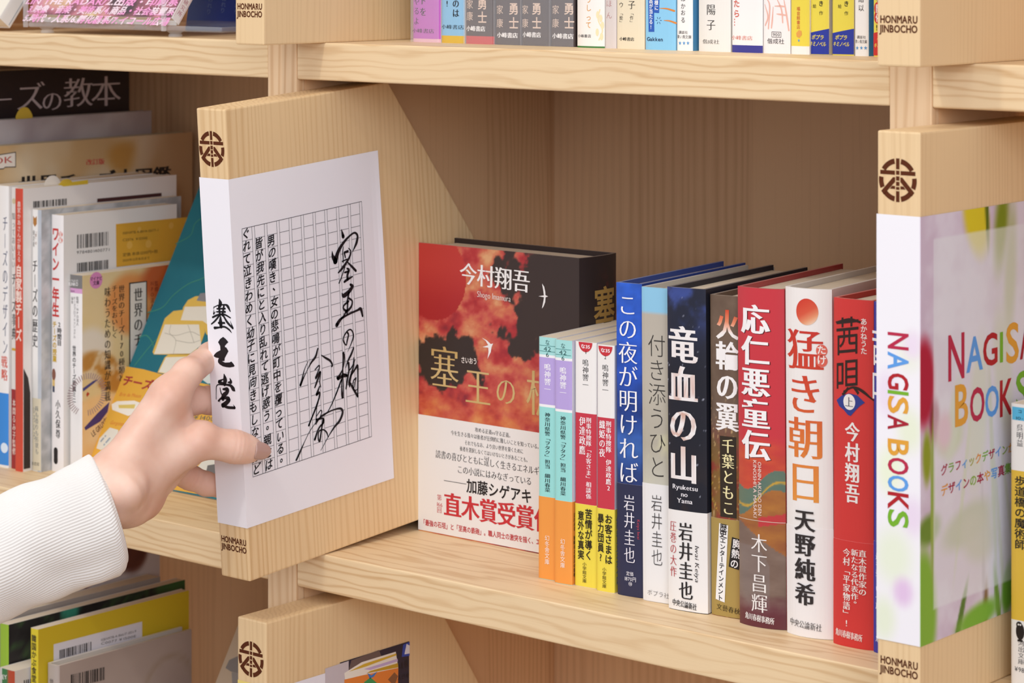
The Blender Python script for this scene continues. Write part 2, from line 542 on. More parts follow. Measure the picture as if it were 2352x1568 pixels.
def make_block(label, loc, rot=(0, 0, 0), mat=None, group='wooden name blocks in the cells'):
    t = thing('name_block', label, 'wooden block', loc, rot, group)
    V, F = block_shape()
    bevelled('board', V, F, mat or M_BLOCK, t, 1.1, 2)
    fs = Surf(t, (0, 0, 0), (1, 0, 0), (0, 0, 1), (0, -1, 0))
    k = Ink(); emblem(k, fs, (BT / 2 - .6, 281.0), 11.6); k.build('burnt_emblem', t, M_BURN)
    k = Ink()
    k.h(fs, 'HONMARU', (1.8, 25.2), (BT - 1.4, 25.2), 5.5, sty='gx')
    k.h(fs, 'JINBOCHO', (1.8, 20.2), (BT - 1.4, 20.2), 5.5, sty='gx')
    k.build('burnt_lettering', t, M_BURN)
    return t, fs, Surf(t, (BT, 0, 0), (0, 1, 0), (0, 0, 1), (1, 0, 0))

BX = -282.6
make_block('wooden block in the top cell, its burnt lettering beside the blue book', (BX, -57, 341.4), mat=M_BLOCK2)
make_block('wooden block in the top right cell, its lettering beside a red and yellow book', (207.7, -57, 341.4), mat=M_BLOCK2)
blow, blow_f, blow_r = make_block('wooden block below the long shelf, with a photo card of an orange booklet', (BX, -55, -341.4), mat=M_BLOCK2)
TILT = math.radians(4.2)
bheld, bheld_f, bheld_r = make_block('wooden block with white manuscript paper, tilted out by the hand', (BX, -69.6, -4.9), (TILT, 0, 0), mat=M_BLOCK)
bnag, bnag_f, bnag_r = make_block('wooden block in a flowered wrapper with colourful capitals', (207.9, -57, 0.15), mat=M_BLOCK2)

# --- manuscript paper on the tilted block
M_PAPER = plain('white_paper', 'F1EEF2', 0.75, 0.2)
zt0 = bheld_r.uv(530, 411)[1]; zb0 = bheld_r.uv(567, 1213)[1]
pt = bheld_r.uv(869, 345); pb = bheld_r.uv(902, 1105)
def paper_wrap(par, zt, zb, ar, mat, curl=0.0, thick=.35, back=90.0, cols=None, res=4.0):
    rows = np.linspace(zb, zt, max(2, int((zt - zb) / res)) + 1)
    path = [(-thick, b, 0) for b in np.linspace(back, 0, 8)] + [(-thick, -thick, 0)] + [(a, -thick, 1) for a in np.linspace(.4, BT - .4, 10)] + [(BT + thick, -thick, 2)] + [(BT + thick, b, 2) for b in np.linspace(1.5, ar, int(ar / res))]
    V, F, C = [], [], []
    m = len(path)
    for z in rows:
        for x, y, k in path:
            if k == 2 and curl:
                w = max(0, (y - ar * .93) / (ar * .07)) ** 2
                hgt = (z - zb) / (zt - zb)
                x = x + curl * w * math.exp(-((hgt - .62) / .3) ** 2)
            V.append((x, y, z))
    for i in range(len(rows) - 1):
        for j in range(m - 1):
            F.append((i * m + j, i * m + j + 1, (i + 1) * m + j + 1, (i + 1) * m + j))
    if cols is not None:
        P = np.array(V)
        cc = cols(P)
        C = [cc[i] for f in F for i in f]
    return new_mesh('paper_wrap', V, F, mat, par, cols=C if cols is not None else None)
wrap = paper_wrap(bheld, zt0, zb0, (pt[0] + pb[0]) / 2, M_PAPER, curl=1.2)
k = Ink()
gTL, gTR, gBL, gBR = (bheld_r.uv(*q) for q in ((554.4, 525.4), (829.4, 462.3), (579.9, 1095), (852.3, 1002)))
def G(s, t):                                       # manuscript grid: s, t in 0..1 from top left
    return (gTL * (1 - s) + gTR * s) * (1 - t) + (gBL * (1 - s) + gBR * s) * t
LW = .27
LF = .5
for t in (0, 1): k.line(bheld_r, G(0, t), G(1, t), .34, '3A3638', LF)
k.line(bheld_r, G(0, 0), G(0, 1), LW, '3A3638', LF); k.line(bheld_r, G(1, 0), G(1, 1), LW, '3A3638', LF)
for c in range(10):
    s0, s1 = c / 10, (c + .79) / 10
    if c: k.line(bheld_r, G(s0, 0), G(s0, 1), LW, '4A4648', LF)
    k.line(bheld_r, G(s1, 0), G(s1, 1), LW, '4A4648', LF)
    for r in range(1, 20): k.line(bheld_r, G(s0, r / 20), G(s1, r / 20), .26, '3A3638', LF)
k.build('manuscript_grid', wrap)
k = Ink()
for c, txt in enumerate(['ぐれて泣きわめく幼子に見向きもしないほど', '　皆が我先にと入り乱れて逃げ惑う。親とは', '　男の嘆き、女の悲鳴が町中を覆っている。']):
    for r, ch in enumerate(txt):
        p = G((c + .40) / 10, (r + .5) / 20)
        e = np.hypot(*(G(0, 1 / 20) - G(0, 0))) * .98
        sl = .12 * math.sin(r * 2.3 + c)
        if ch in '、。': p = p + np.array([e * .35, e * .3])
        k.gl(bheld_r, ch, p - np.array([.5 * e * .9 + .19 * e, .38 * e]), (e * .92, e * (.14 + sl * .4)), (e * (.10 + .10 * math.sin(r * 1.7 + c * 2)), e * .98), '17151A', 'gb', LF + .05)
k.build('handwriting', wrap)

def crop(ox, oy, sc):
    return lambda x, y: bheld_r.uv(ox + x / sc, oy + y / sc)
def brush(ink, sf, pm, wsc, strokes, lift):
    for s_ in strokes: ink.stroke(sf, s_, '17151A', lift, pm, wsc)
k = Ink(); LB = LF + .1
A1 = crop(740, 500, 5.6); w1 = 1 / 5.6 / 2.75
brush(k, bheld_r, A1, w1, [
    [(240, 150, 8), (252, 200, 30), (262, 240, 44)],
    [(120, 430, 8), (130, 500, 40), (165, 555, 60)], [(160, 560, 62), (200, 430, 46), (270, 315, 32), (350, 228, 22), (410, 192, 22), (446, 230, 28), (436, 310, 34), (412, 372, 24), (380, 440, 6)],
    [(265, 370, 10), (255, 450, 13), (262, 500, 13), (262, 575, 12)], [(278, 445, 24), (322, 428, 26)], [(280, 460, 20), (290, 510, 16)],
    [(330, 390, 10), (360, 430, 18), (345, 500, 26), (300, 580, 30), (245, 655, 30), (200, 705, 16)],
    [(320, 572, 14), (370, 622, 26), (425, 680, 28)], [(250, 560, 14), (310, 532, 16)], [(285, 630, 14), (245, 750, 14), (210, 838, 16)],
    [(312, 650, 18), (335, 672, 32), (316, 740, 30), (320, 795, 26)], [(282, 702, 20), (330, 688, 22)], [(278, 822, 26), (320, 790, 30), (382, 755, 14)],
    [(355, 858, 26), (380, 882, 38), (335, 950, 46), (270, 1000, 48), (246, 970, 10)], [(335, 960, 26), (322, 1040, 24), (312, 1080, 20)],
    [(340, 1035, 22), (378, 1070, 20), (366, 1140, 26), (312, 1195, 30), (268, 1170, 22), (272, 1125, 22), (330, 1075, 24)], [(320, 1100, 22), (312, 1235, 20)],
    [(300, 1200, 26), (270, 1260, 20), (215, 1322, 38), (180, 1378, 46)], [(240, 1292, 26), (330, 1240, 22), (440, 1190, 24), (488, 1172, 36), (512, 1262, 24)]], LB)
A2 = crop(720, 740, 8.7125); w2 = 1 / 8.7125 / 2.75
brush(k, bheld_r, A2, w2, [
    [(668, 205, 34), (688, 250, 32), (662, 370, 32), (645, 455, 20), (600, 400, 30), (582, 330, 24), (622, 232, 28), (680, 160, 26), (735, 145, 24), (775, 200, 26), (786, 290, 32), (752, 400, 24), (705, 515, 14), (670, 590, 4)],
    [(588, 610, 44), (580, 800, 30), (572, 960, 30), (562, 1100, 30), (554, 1280, 26), (558, 1430, 40), (566, 1508, 34)], [(605, 640, 20), (608, 760, 20), (585, 900, 14)], [(582, 1500, 26), (584, 1250, 16), (576, 1100, 12)],
    [(570, 940, 14), (510, 1060, 40), (470, 1110, 50), (456, 1070, 10)], [(480, 1128, 52), (560, 1080, 50), (655, 1065, 44)], [(585, 1030, 26), (655, 1050, 30)],
    [(548, 1140, 24), (500, 1280, 26), (440, 1425, 22), (385, 1565, 14)],
    [(790, 510, 30), (742, 640, 42), (682, 760, 34), (634, 905, 10)], [(690, 815, 44), (696, 960, 34), (670, 1120, 38), (640, 1325, 28)], [(710, 955, 24), (762, 880, 24), (822, 740, 14)],
    [(795, 700, 14), (790, 800, 28), (782, 900, 32), (738, 1060, 44), (706, 1200, 56), (714, 1290, 20)], [(738, 1060, 30), (830, 920, 40), (868, 865, 44), (876, 1000, 32), (876, 1200, 30), (872, 1490, 26)],
    [(720, 1210, 34), (780, 1320, 42), (872, 1478, 40)], [(836, 1115, 30), (790, 1165, 24), (778, 1260, 20), (805, 1350, 20), (850, 1350, 16), (885, 1305, 14)], [(835, 1130, 24), (800, 1300, 18)]], LB)
A3 = crop(660, 780, 5.225); w3 = 1 / 5.225 / 2.75
brush(k, bheld_r, A3, w3, [
    [(358, 105, 16), (332, 200, 26), (280, 272, 20), (232, 362, 8), (190, 450, 14), (150, 548, 22)], [(252, 235, 4), (200, 352, 10), (165, 490, 20), (148, 540, 22)],
    [(400, 183, 8), (450, 216, 20), (505, 250, 22), (534, 300, 18), (525, 318, 18)],
    [(325, 358, 12), (372, 308, 14), (374, 345, 14), (332, 450, 16)], [(335, 462, 20), (388, 380, 20), (345, 510, 24), (322, 572, 16)], [(392, 390, 14), (382, 500, 14), (392, 566, 12)],
    [(378, 560, 14), (345, 655, 30)], [(352, 650, 26), (378, 632, 20), (374, 695, 20), (342, 785, 14), (290, 925, 16), (250, 1028, 20)], [(372, 700, 14), (350, 782, 16), (302, 905, 12), (250, 1022, 16)], [(346, 800, 10), (340, 900, 10), (336, 1012, 14)],
    [(345, 912, 10), (392, 846, 11), (406, 872, 10), (372, 952, 8), (344, 1002, 8)], [(342, 958, 22), (420, 942, 18), (425, 992, 22), (370, 1062, 20), (322, 1195, 26)], [(422, 960, 22), (402, 1080, 18), (382, 1212, 22), (364, 1180, 16), (372, 1100, 14), (425, 1078, 14), (465, 1112, 16), (482, 1166, 10)],
    [(345, 985, 8), (392, 920, 12), (450, 885, 16), (540, 842, 14), (630, 824, 22), (656, 872, 28), (620, 970, 28), (560, 1042, 22), (490, 1152, 10), (430, 1262, 7), (395, 1326, 5)],
    [(640, 480, 16), (570, 670, 16), (475, 866, 10), (372, 950, 8), (272, 1080, 8), (200, 1222, 8), (145, 1345, 22), (100, 1442, 20)]], LB)
k.build('brush_signature', wrap)
k = Ink()
A4 = lambda x, y: bheld_f.uv(470 + x / 5.6, 670 + y / 5.6)
w4 = 1 / 5.6 / 2.8
brush(k, bheld_f, A4, w4, [
    [(196, 95, 14), (208, 140, 50), (205, 175, 40)], [(122, 200, 8), (180, 172, 12), (270, 165, 18), (306, 188, 34), (335, 248, 14)], [(128, 185, 6), (122, 220, 6)], [(126, 232, 6), (122, 285, 14), (142, 255, 8)],
    [(165, 216, 16), (270, 214, 20)], [(160, 255, 14), (270, 255, 22)], [(110, 325, 20), (180, 295, 22), (260, 290, 20), (338, 332, 14)], [(192, 190, 30), (202, 300, 26)], [(254, 180, 24), (236, 300, 26)],
    [(195, 305, 20), (140, 372, 20), (94, 412, 14)], [(250, 310, 22), (300, 392, 28), (368, 465, 24)], [(370, 462, 20), (336, 372, 3)],
    [(212, 322, 20), (212, 390, 52), (218, 445, 40)], [(185, 398, 20), (262, 398, 22)], [(135, 462, 30), (200, 455, 18), (262, 448, 20), (322, 485, 20), (352, 522, 8)],
    [(258, 1060, 14), (270, 1125, 56), (262, 1192, 34)], [(192, 1150, 30), (245, 1122, 10)], [(190, 1160, 30), (262, 1178, 24)], [(332, 1112, 12), (345, 1158, 36), (305, 1162, 10)],
    [(156, 1378, 8), (156, 1290, 8), (166, 1200, 12), (240, 1192, 14), (332, 1200, 30), (376, 1248, 50), (396, 1270, 14)], [(205, 1232, 10), (220, 1302, 16), (242, 1330, 8)],
    [(245, 1250, 20), (300, 1252, 44), (292, 1292, 44), (250, 1332, 48), (240, 1370, 50)], [(185, 1400, 20), (232, 1362, 24), (318, 1372, 44), (292, 1420, 46), (240, 1460, 46)], [(195, 1395, 8), (206, 1416, 6)], [(235, 1450, 34), (300, 1482, 30), (392, 1490, 28)], [(396, 1486, 22), (375, 1448, 3)]], LF)
k.poly(bheld_f, [A4(*p) for p in [(245, 577), (280, 605), (312, 645), (290, 665), (268, 690), (268, 710), (285, 712), (313, 760), (285, 812), (265, 850), (262, 885), (230, 890), (270, 908), (330, 905), (350, 893), (375, 920), (392, 948), (385, 960), (330, 970), (285, 966), (240, 955), (200, 930), (180, 905), (178, 880), (190, 850), (150, 842), (122, 825), (135, 800), (160, 775), (210, 748), (207, 695), (180, 645), (205, 605)]], '17151A', LF)
k.build('brush_lettering', wrap)

# --- flowered wrapper on the right block
zt1, zb1 = bnag_r.uv(2114, 498)[1], bnag_r.uv(2113, 1485.5)[1]
NA = 133.0
def blob(A, Bz, a, b, ra, rb, rot=0.0, soft=.5):
    d0, d1 = A - a, Bz - b
    c, s_ = math.cos(math.radians(rot)), math.sin(math.radians(rot))
    r = np.sqrt(((d0 * c + d1 * s_) / ra) ** 2 + ((-d0 * s_ + d1 * c) / rb) ** 2)
    return 1 - sstep(1 - soft, 1 + soft * .4, r)
def flower_print(P):
    x, y, z = P[:, 0], P[:, 1], P[:, 2]
    spine = (y < 1.0) & (x < BT + .1)
    t = (zt1 - z) / (zt1 - zb1)
    col = np.tile(c3('CDBACB'), (len(P), 1))
    n = fbm(y / 26, z / 26, 5)
    col = mixc(col, c3('DCD2DE'), sstep(.4, .7, n))
    def bl(a, b, ra, rb, rot, c, soft=.6, k=1.0):
        nonlocal col
        col = mixc(col, c3(c), k * blob(y, z, a, b, ra, rb, rot, soft))
    # yellow flower, stems, leaves and petals
    bl(58, zt1 - 4, 14, 26, 18, 'D9C52A', .4); bl(86, zt1 - 12, 9, 30, -8, '7C8A1E', .7); bl(70, zt1 - 2, 2.4, 24, 4, '5C6A14', .5); bl(96, zt1 - 40, 8, 44, -4, 'A8AE6E', .7)
    bl(3, zt1 - 88, 12, 26, 0, 'B0203A', .35); bl(14, zt1 - 110, 6, 14, 0, '8A2438', .5)
    bl(6, zt1 - 128, 5, 16, 0, '8E9A2A', .5); bl(30, zt1 - 120, 16, 12, 10, 'A9BC66', .5)
    for a, b, ra, rb, rot, c in ((46, 120, 2.2, 60, -12, 'B4BC7C'), (76, 120, 2.6, 70, 4, 'A8B070'), (60, 150, 12, 46, -6, 'C0C690'), (88, 170, 11, 40, 8, 'B9BE86'), (34, 150, 7, 26, -14, 'BCC890'), (66, 70, 2, 60, 2, 'A898A0'), (84, 80, 2.2, 66, 8, 'B9B98A'), (98, 78, 2.2, 62, 14, 'B9B98A'), (48, 92, 30, 12, 12, '8F9A52'), (60, 84, 22, 16, -20, 'A9A878')):
        bl(a, b, ra, rb, rot, c, .5, .85)
    bl(24, 146, 9, 12, 0, 'D890A0', .6); bl(112, 90, 9, 16, 20, 'A06088', .5)
    bl(8, 96, 14, 9, 10, '6E8A34', .5); bl(4, 56, 13, 34, 4, '84B03C', .35); bl(40, 40, 3, 26, -22, '5E7A34', .4); bl(68, 36, 3, 24, -4, '8A6A4A', .4); bl(82, 42, 3, 26, 10, '7A9A3E', .4)
    bl(60, zb1 + 4, 26, 8, 8, '7DB03A', .5); bl(94, zb1 + 14, 8, 16, -12, '6AA22E', .4); bl(12, 110, 2.2, 50, 0, '94A84A', .4)
    # the paler rectangle behind the words
    inner = (y > 13.5) & (z < zt1 - 13) & (z > zb1 + 17)
    col = np.where(inner[:, None], col * .36 + .64 * c3('E4E5E8'), col)
    sp = np.tile(c3('EFECEF'), (len(P), 1))
    for a, b, ra, rb, c in ((20, .32, 9, 12, 'E9EBDD'), (22, .30, 7, 9, 'EADBE9'), (6, .42, 8, 14, 'E9DBEA'), (20, .50, 9, 14, 'E6EBD2'), (8, .6, 10, 15, 'E9EFD4'), (22, .70, 8, 12, 'E8D8E8'), (10, .80, 14, 18, 'E6ECD6'), (16, .88, 7, 9, 'E0C2E0'), (4, .95, 9, 14, 'E4EAD2')):
        bb = zt1 - b * (zt1 - zb1)
        sp = mixc(sp, c3(c), blob(x, z, a, bb, ra, rb, 0, .7))
    return np.where(spine[:, None], sp, col)
wrap2 = paper_wrap(bnag, zt1, zb1, NA, M_MATTE, cols=flower_print, res=1.5)
k = Ink()
RC, BC, GC, LC, OC, DC = 'B82848', '5E9CE0', 'B01E28', '76B02C', 'E0A038', 'A61E30'
def letters(seq, sf, lift=LF):
    for ch, q, w_, h_, col, sh in seq:
        V, F, ad = glyph(ch, *STY['gb'])
        lo, hi = V.min(0), V.max(0)
        p = sf.uv(*q); ppv = sf.ppm(*p); pq = sf.uv(q[0] + w_ / 2, q[1])
        wm = abs(pq[0] - p[0]) * 2; hm = h_ / ppv
        k.gl(sf, ch, p - (lo + hi) / 2 * np.array([wm, hm]) / (hi - lo), (wm / (hi[0] - lo[0]), 0), (sh * hm, hm / (hi[1] - lo[1])), col, 'gb', lift)
letters([('N', (2195, 819), 37, 106, RC, 0), ('A', (2237, 812), 38, 80, BC, 0), ('G', (2273, 802), 33, 76, GC, 0), ('I', (2298.5, 797), 7, 70, LC, 0), ('S', (2324, 787), 29, 94, OC, 0), ('A', (2356, 780), 30, 84, DC, 0),
         ('B', (2207, 929), 30, 96, OC, 0), ('O', (2243, 928), 33, 80, RC, 0), ('O', (2277, 921), 31, 72, BC, 0), ('K', (2310, 912), 30, 84, GC, 0), ('S', (2347, 896), 30, 90, LC, 0)], bnag_r)
k.hp(bnag_r, 'グラフィックデザインが好きな', (2159, 1081), (2372, 1010), 26, cols=['A82040', '7CA83A', 'A82040', '5E9CE0', 'A8A83A', 'E0903A', '7CB03A', 'A82040', '5E9CE0', '8AA83A', 'E0A03A'], sty='gb', lift=LF)
k.hp(bnag_r, 'デザインの本や写真集、図', (2159, 1128), (2352, 1062), 28, cols=['E09A3A', 'A82040', '5E9CE0', 'A82040', '8AB03A', 'A82040', 'E0A03A', '5E9CE0', 'A82040', '7CB03A'], sty='gb', lift=LF)
for ch, vc, hh, col in (('N', 783, 38, RC), ('A', 829, 40, BC), ('G', 876, 38, GC), ('I', 901.5, 8, LC), ('S', 930, 40, OC), ('A', 971, 34, DC), ('B', 1028, 38, OC), ('O', 1070, 38, RC), ('O', 1110, 36, BC), ('K', 1151, 40, GC), ('S', 1191, 40, LC)):
    V, F, ad = glyph(ch, *STY['gb']); lo, hi = V.min(0), V.max(0)
    xa, xb = bnag_f.uv(2040, vc)[0], bnag_f.uv(2088, vc)[0]
    zc = bnag_f.zv(vc, (xa + xb) / 2); hm = hh / bnag_f.ppm(10, zc); wm = xb - xa
    sx, sy = hm / (hi[0] - lo[0]), wm / (hi[1] - lo[1])
    k.gl(bnag_f, ch, ((xa + xb) / 2 - (lo[1] + hi[1]) / 2 * sy, zc + (lo[0] + hi[0]) / 2 * sx), (0, -sx), (sy, 0), col, 'gb', LF)
k.build('colourful_lettering', wrap2)

# --- photo card on the lower block
cT = blow_r.uv(939, 1472)
k = Ink(); sf = blow_r
ct, ca = cT[1], cT[0]
k.quad(sf, 1, ca * .50, ct - 150, ct - 4, 'ECE9F0', .3)
k.quad(sf, ca * .50, ca, ct - 150, ct, '24243A', .3)
k.poly(sf, [sf.uv(746, 1535), sf.uv(800, 1517), sf.uv(800, 1600), sf.uv(746, 1600)], 'C9BFC4', .34)
k.poly(sf, [sf.uv(806, 1516), sf.uv(870, 1492), sf.uv(880, 1520), sf.uv(800, 1540)], '6A5A56', .34)
k.poly(sf, [sf.uv(925, 1480), sf.uv(940, 1473), sf.uv(940, 1505), sf.uv(922, 1508)], '2A4AB0', .36)
k.poly(sf, [sf.uv(933, 1478), sf.uv(940, 1482), sf.uv(940, 1500), sf.uv(928, 1502)], 'E8E8F0', .38)
k.poly(sf, [sf.uv(790, 1545), sf.uv(830, 1520), sf.uv(908, 1496), sf.uv(912, 1520), sf.uv(914, 1535), sf.uv(830, 1552), sf.uv(792, 1562)], 'F0E9DC', .36)
k.poly(sf, [sf.uv(800, 1542), sf.uv(835, 1524), sf.uv(909, 1500), sf.uv(910, 1504), sf.uv(840, 1530)], 'D8B23A', .37)
k.poly(sf, [sf.uv(835, 1536), sf.uv(912, 1512), sf.uv(913, 1518), sf.uv(850, 1538)], 'C8B0D8', .37)
k.poly(sf, [sf.uv(850, 1540), sf.uv(913, 1522), sf.uv(914, 1532), sf.uv(840, 1546)], 'C9A02C', .37)
k.poly(sf, [sf.uv(790, 1560), sf.uv(832, 1550), sf.uv(914, 1533), sf.uv(912, 1620), sf.uv(790, 1640)], 'E8863A', .38)
k.poly(sf, [sf.uv(843, 1545), sf.uv(852, 1550), sf.uv(866, 1541), sf.uv(858, 1553), sf.uv(848, 1558)], '3E7AC0', .4)
k.poly(sf, [sf.uv(835, 1566), sf.uv(850, 1555), sf.uv(870, 1572), sf.uv(840, 1580)], '3A9A5A', .4)
k.poly(sf, [sf.uv(890, 1560), sf.uv(905, 1543), sf.uv(913, 1552), sf.uv(905, 1575)], '8A5A3A', .4)
k.hp(sf, '내를', (915, 1532), (938, 1520), 18, col='1A1414', lift=.4)
k.hp(sf, '人인쇄', (912, 1556), (939, 1550), 12, col='1A1414', lift=.4)
k.build('photo_card', blow, M_GLOSS)
k = Ink(); k.quad(blow_f, .3, BT - .3, ct - 150, blow_f.zv(1566, 10), 'E9D27A', .2); k.build('spine_strip', blow, M_MATTE)
# ------------------------------------------------------------------ books
class Book:
    """a book standing on z = 0 of its own frame: x = thickness (spine side y = 0), y = depth, z = height"""
    def __init__(s, label, group, X, Y, w, h, d, yaw=0, lean=0, z=0, style='paper', bulge=None, pw=6, spine='FFFFFF', left='FFFFFF', right='FFFFFF', zc=(), res=None, mat=None, obi=None, pg=None, kind='book', pitch=0, over=None, flap=None, name='book'):
        s.w_, s.h, s.d = w, h, d
        s.t = thing(name, label, kind, (X, Y, z), (math.radians(pitch), math.radians(lean), math.radians(yaw)), group)
        hard = style == 'hard'
        tc = 2.2 if hard else .5
        bul = bulge if bulge is not None else (1.8 if hard else .7)
        s.bul, s.pw = bul, pw
        hw = w / 2
        s.prof = lambda a: bul * (1 - np.abs(np.clip((np.asarray(a, float) - hw) / hw, -1, 1)) ** pw)
        ncut = 14 if bul > 1.2 else 10
        u = np.linspace(-1, 1, ncut + 1)
        xs = hw + hw * np.sign(u) * (1 - (1 - np.abs(u)) ** (1.0 + .12 * pw))
        cuts = list(xs[1:-1])
        s.S = Surf(s.t, (0, 0, 0), (1, 0, 0), (0, 0, 1), (0, -1, 0), s.prof, cuts)
        s.L = Surf(s.t, (0, 0, 0), (0, -1, 0), (0, 0, 1), (-1, 0, 0))
        s.R = Surf(s.t, (w, 0, 0), (0, 1, 0), (0, 0, 1), (1, 0, 0))
        s.ink = Ink()
        s.hard = hard
        zr = [0.0, h]
        fs, cs = s.paint(spine, 'S'); fl, cl = s.paint(left, 'L'); fr, cr_ = s.paint(right, 'R')
        zr += [k for k in list(zc) + cs + cl + cr_ if 0 < k < h]
        yres = [0.0, d]
        xs_ = list(xs)
        if res:
            zr += list(np.arange(res, h, res)); yres = list(np.linspace(0, d, int(d / res) + 1))
            if res < 3: xs_ = list(np.unique(np.concatenate([xs, np.linspace(0, w, int(w / res) + 1)])))
        zr = np.unique(np.round(zr, 3))
        s.cover = s.shell('cover', s.t, zr, xs_, yres, 0.0, tc, (fl, fs, fr), mat or M_PRINT, d)
        # page block
        ins = (3.0, 2.6) if hard else (.0, .35)
        x0, x1 = pg if pg else (tc + .05, w - tc - .05)
        V, F = box(x0, x1, -bul * .35 + tc + .3, d - (2.5 if hard else .6), (2.6 if hard else .3), h - ins[0] - .3)
        new_mesh('pages', V, F, M_PAGES, s.t)
        if obi:
            zt, colr, extra = obi
            zt = s.S.zv(zt, hw) if zt > 260 else zt
            f = lambda c: (c if callable(c) else (lambda a, z: np.tile(c3(c), (len(a), 1))))
            o_s, o_l, o_r = colr if isinstance(colr, tuple) else (colr,) * 3
            rr = extra or None
            zz = np.linspace(.3, zt, max(2, int(zt / rr)) + 1) if rr else np.array([.3, zt])
            yy = np.linspace(0, d * .98, int(d / rr) + 1) if rr and callable(o_l) else [0, d * .98]
            s.shell('paper_band', s.t, zz, xs_, yy, .2, .16, (f(o_l), f(o_s), f(o_r)), M_PRINT, d * .98)
            s.obi_top = zt
    def paint(s, p, side):
        """colour of a side: a hex colour, a function (a, z) or a list of (first image row, colour) from the top down"""
        if callable(p): return p, []
        if isinstance(p, str): return (lambda a, z: np.tile(c3(p), (len(a), 1))), []
        rows = []
        for v, c in p:
            z = s.h + 1 if v is None else (s.S.zv(v, s.w_ / 2) if v > 170 or s.zpix else v)
            rows.append((z, c))
        def f(a, z):
            out = np.tile(c3(rows[0][1]), (len(a), 1)).astype(float)
            for zz, c in rows[1:]:
                out = np.where((z < zz)[:, None], c3(c), out)
            return out
        return f, [r[0] for r in rows[1:]]
    zpix = False
    def shell(s, name, par, zr, xs, ys, off, tc, fn, mat, d):
        w = s.w_
        path = [(-off, y, 'L', y) for y in ys[::-1][:-1]]
        path += [(x + (off if x > w - 1e-6 else -off if x < 1e-6 else 0), -float(s.prof(x)) - off, 'S', x) for x in xs]
        path += [(w + off, y, 'R', y) for y in ys[1:]]
        m = len(path)
        V, F, C = [], [], []
        P2 = np.array([(p[0], p[1]) for p in path])
        for z in zr: V += [(p[0], p[1], z) for p in path]
        A, Z, SD = [], [], []
        kinds = []
        for i in range(len(zr) - 1):
            for j in range(m - 1):
                F.append((i * m + j, i * m + j + 1, (i + 1) * m + j + 1, (i + 1) * m + j))
                a, b = path[j], path[j + 1]
                if a[2] == 'L' or b[2] == 'L':
                    sd = 'L'; pa, pb = a[1], (b[1] if b[2] == 'L' else 0.0)
                elif a[2] == 'R' or b[2] == 'R':
                    sd = 'R'; pa, pb = (a[1] if a[2] == 'R' else 0.0), b[1]
                else:
                    sd = 'S'; pa, pb = a[3], b[3]
                z0, z1 = zr[i], zr[i + 1]; e = .02
                ca, cz = (pa + pb) / 2, (z0 + z1) / 2
                for q, zz in ((pa, z0), (pb, z0), (pb, z1), (pa, z1)):
                    A.append(q + (ca - q) * e); Z.append(zz + (cz - zz) * e); SD.append(sd)
        A, Z, SD = np.array(A), np.array(Z), np.array(SD)
        CC = np.zeros((len(A), 3))
        for sd, f in zip('LSR', fn):
            k = SD == sd
            if k.any(): CC[k] = f(A[k], Z[k])
        # inner skin and rims (white paper stock)
        n0 = len(V)
        Q = P2.copy()
        Q[:, 0] = np.clip(P2[:, 0], tc - off, w - tc + off)
        ymask = np.array([p[2] == 'S' for p in path])
        Q[ymask, 1] = P2[ymask, 1] + tc
        idx = (0, len(zr) - 1)
        zl = [zr[0], zr[-1]]
        for z in zl: V += [(q[0], q[1], z) for q in Q]
        rim = len(F)
        for j in range(m - 1):
            F.append((n0 + j + 1, n0 + j, n0 + m + j, n0 + m + j + 1))                     # inner
            F.append(((len(zr) - 1) * m + j, (len(zr) - 1) * m + j + 1, n0 + m + j + 1, n0 + m + j))   # top rim
            F.append((j + 1, j, n0 + j, n0 + j + 1))                                        # bottom rim
        rc = np.tile(c3('E9E4DC'), ((len(F) - rim) * 4, 1))
        if s.hard and name == 'cover':
            # boards covered by the jacket: rim takes the jacket colour just inside a pale paper edge
            rr = []
            for j in range(m - 1):
                c = CC[((len(zr) - 2) * (m - 1) + j) * 4 + 2]; c0 = CC[j * 4]
                rr += [c * .9] * 4 + [c * .55 + .45 * c3('EDE6DC')] * 4 + [c0 * .9] * 4
            rc = np.array(rr)
        # fore-edge closing faces
        for j in (0, m - 1):
            for i in range(len(zr) - 1):
                pass
        C = np.vstack([CC, rc])
        return new_mesh(name, V, F, mat, par, cols=C, smooth=False)
    def done(s, mat=None):
        s.ink.build('lettering', s.cover, mat)
        return s

def grad(stops, h):
    return lambda a, z: ramp(1 - z / h, stops)

WHITE = 'EFEBE6'
G1 = 'row of books on the middle shelf'
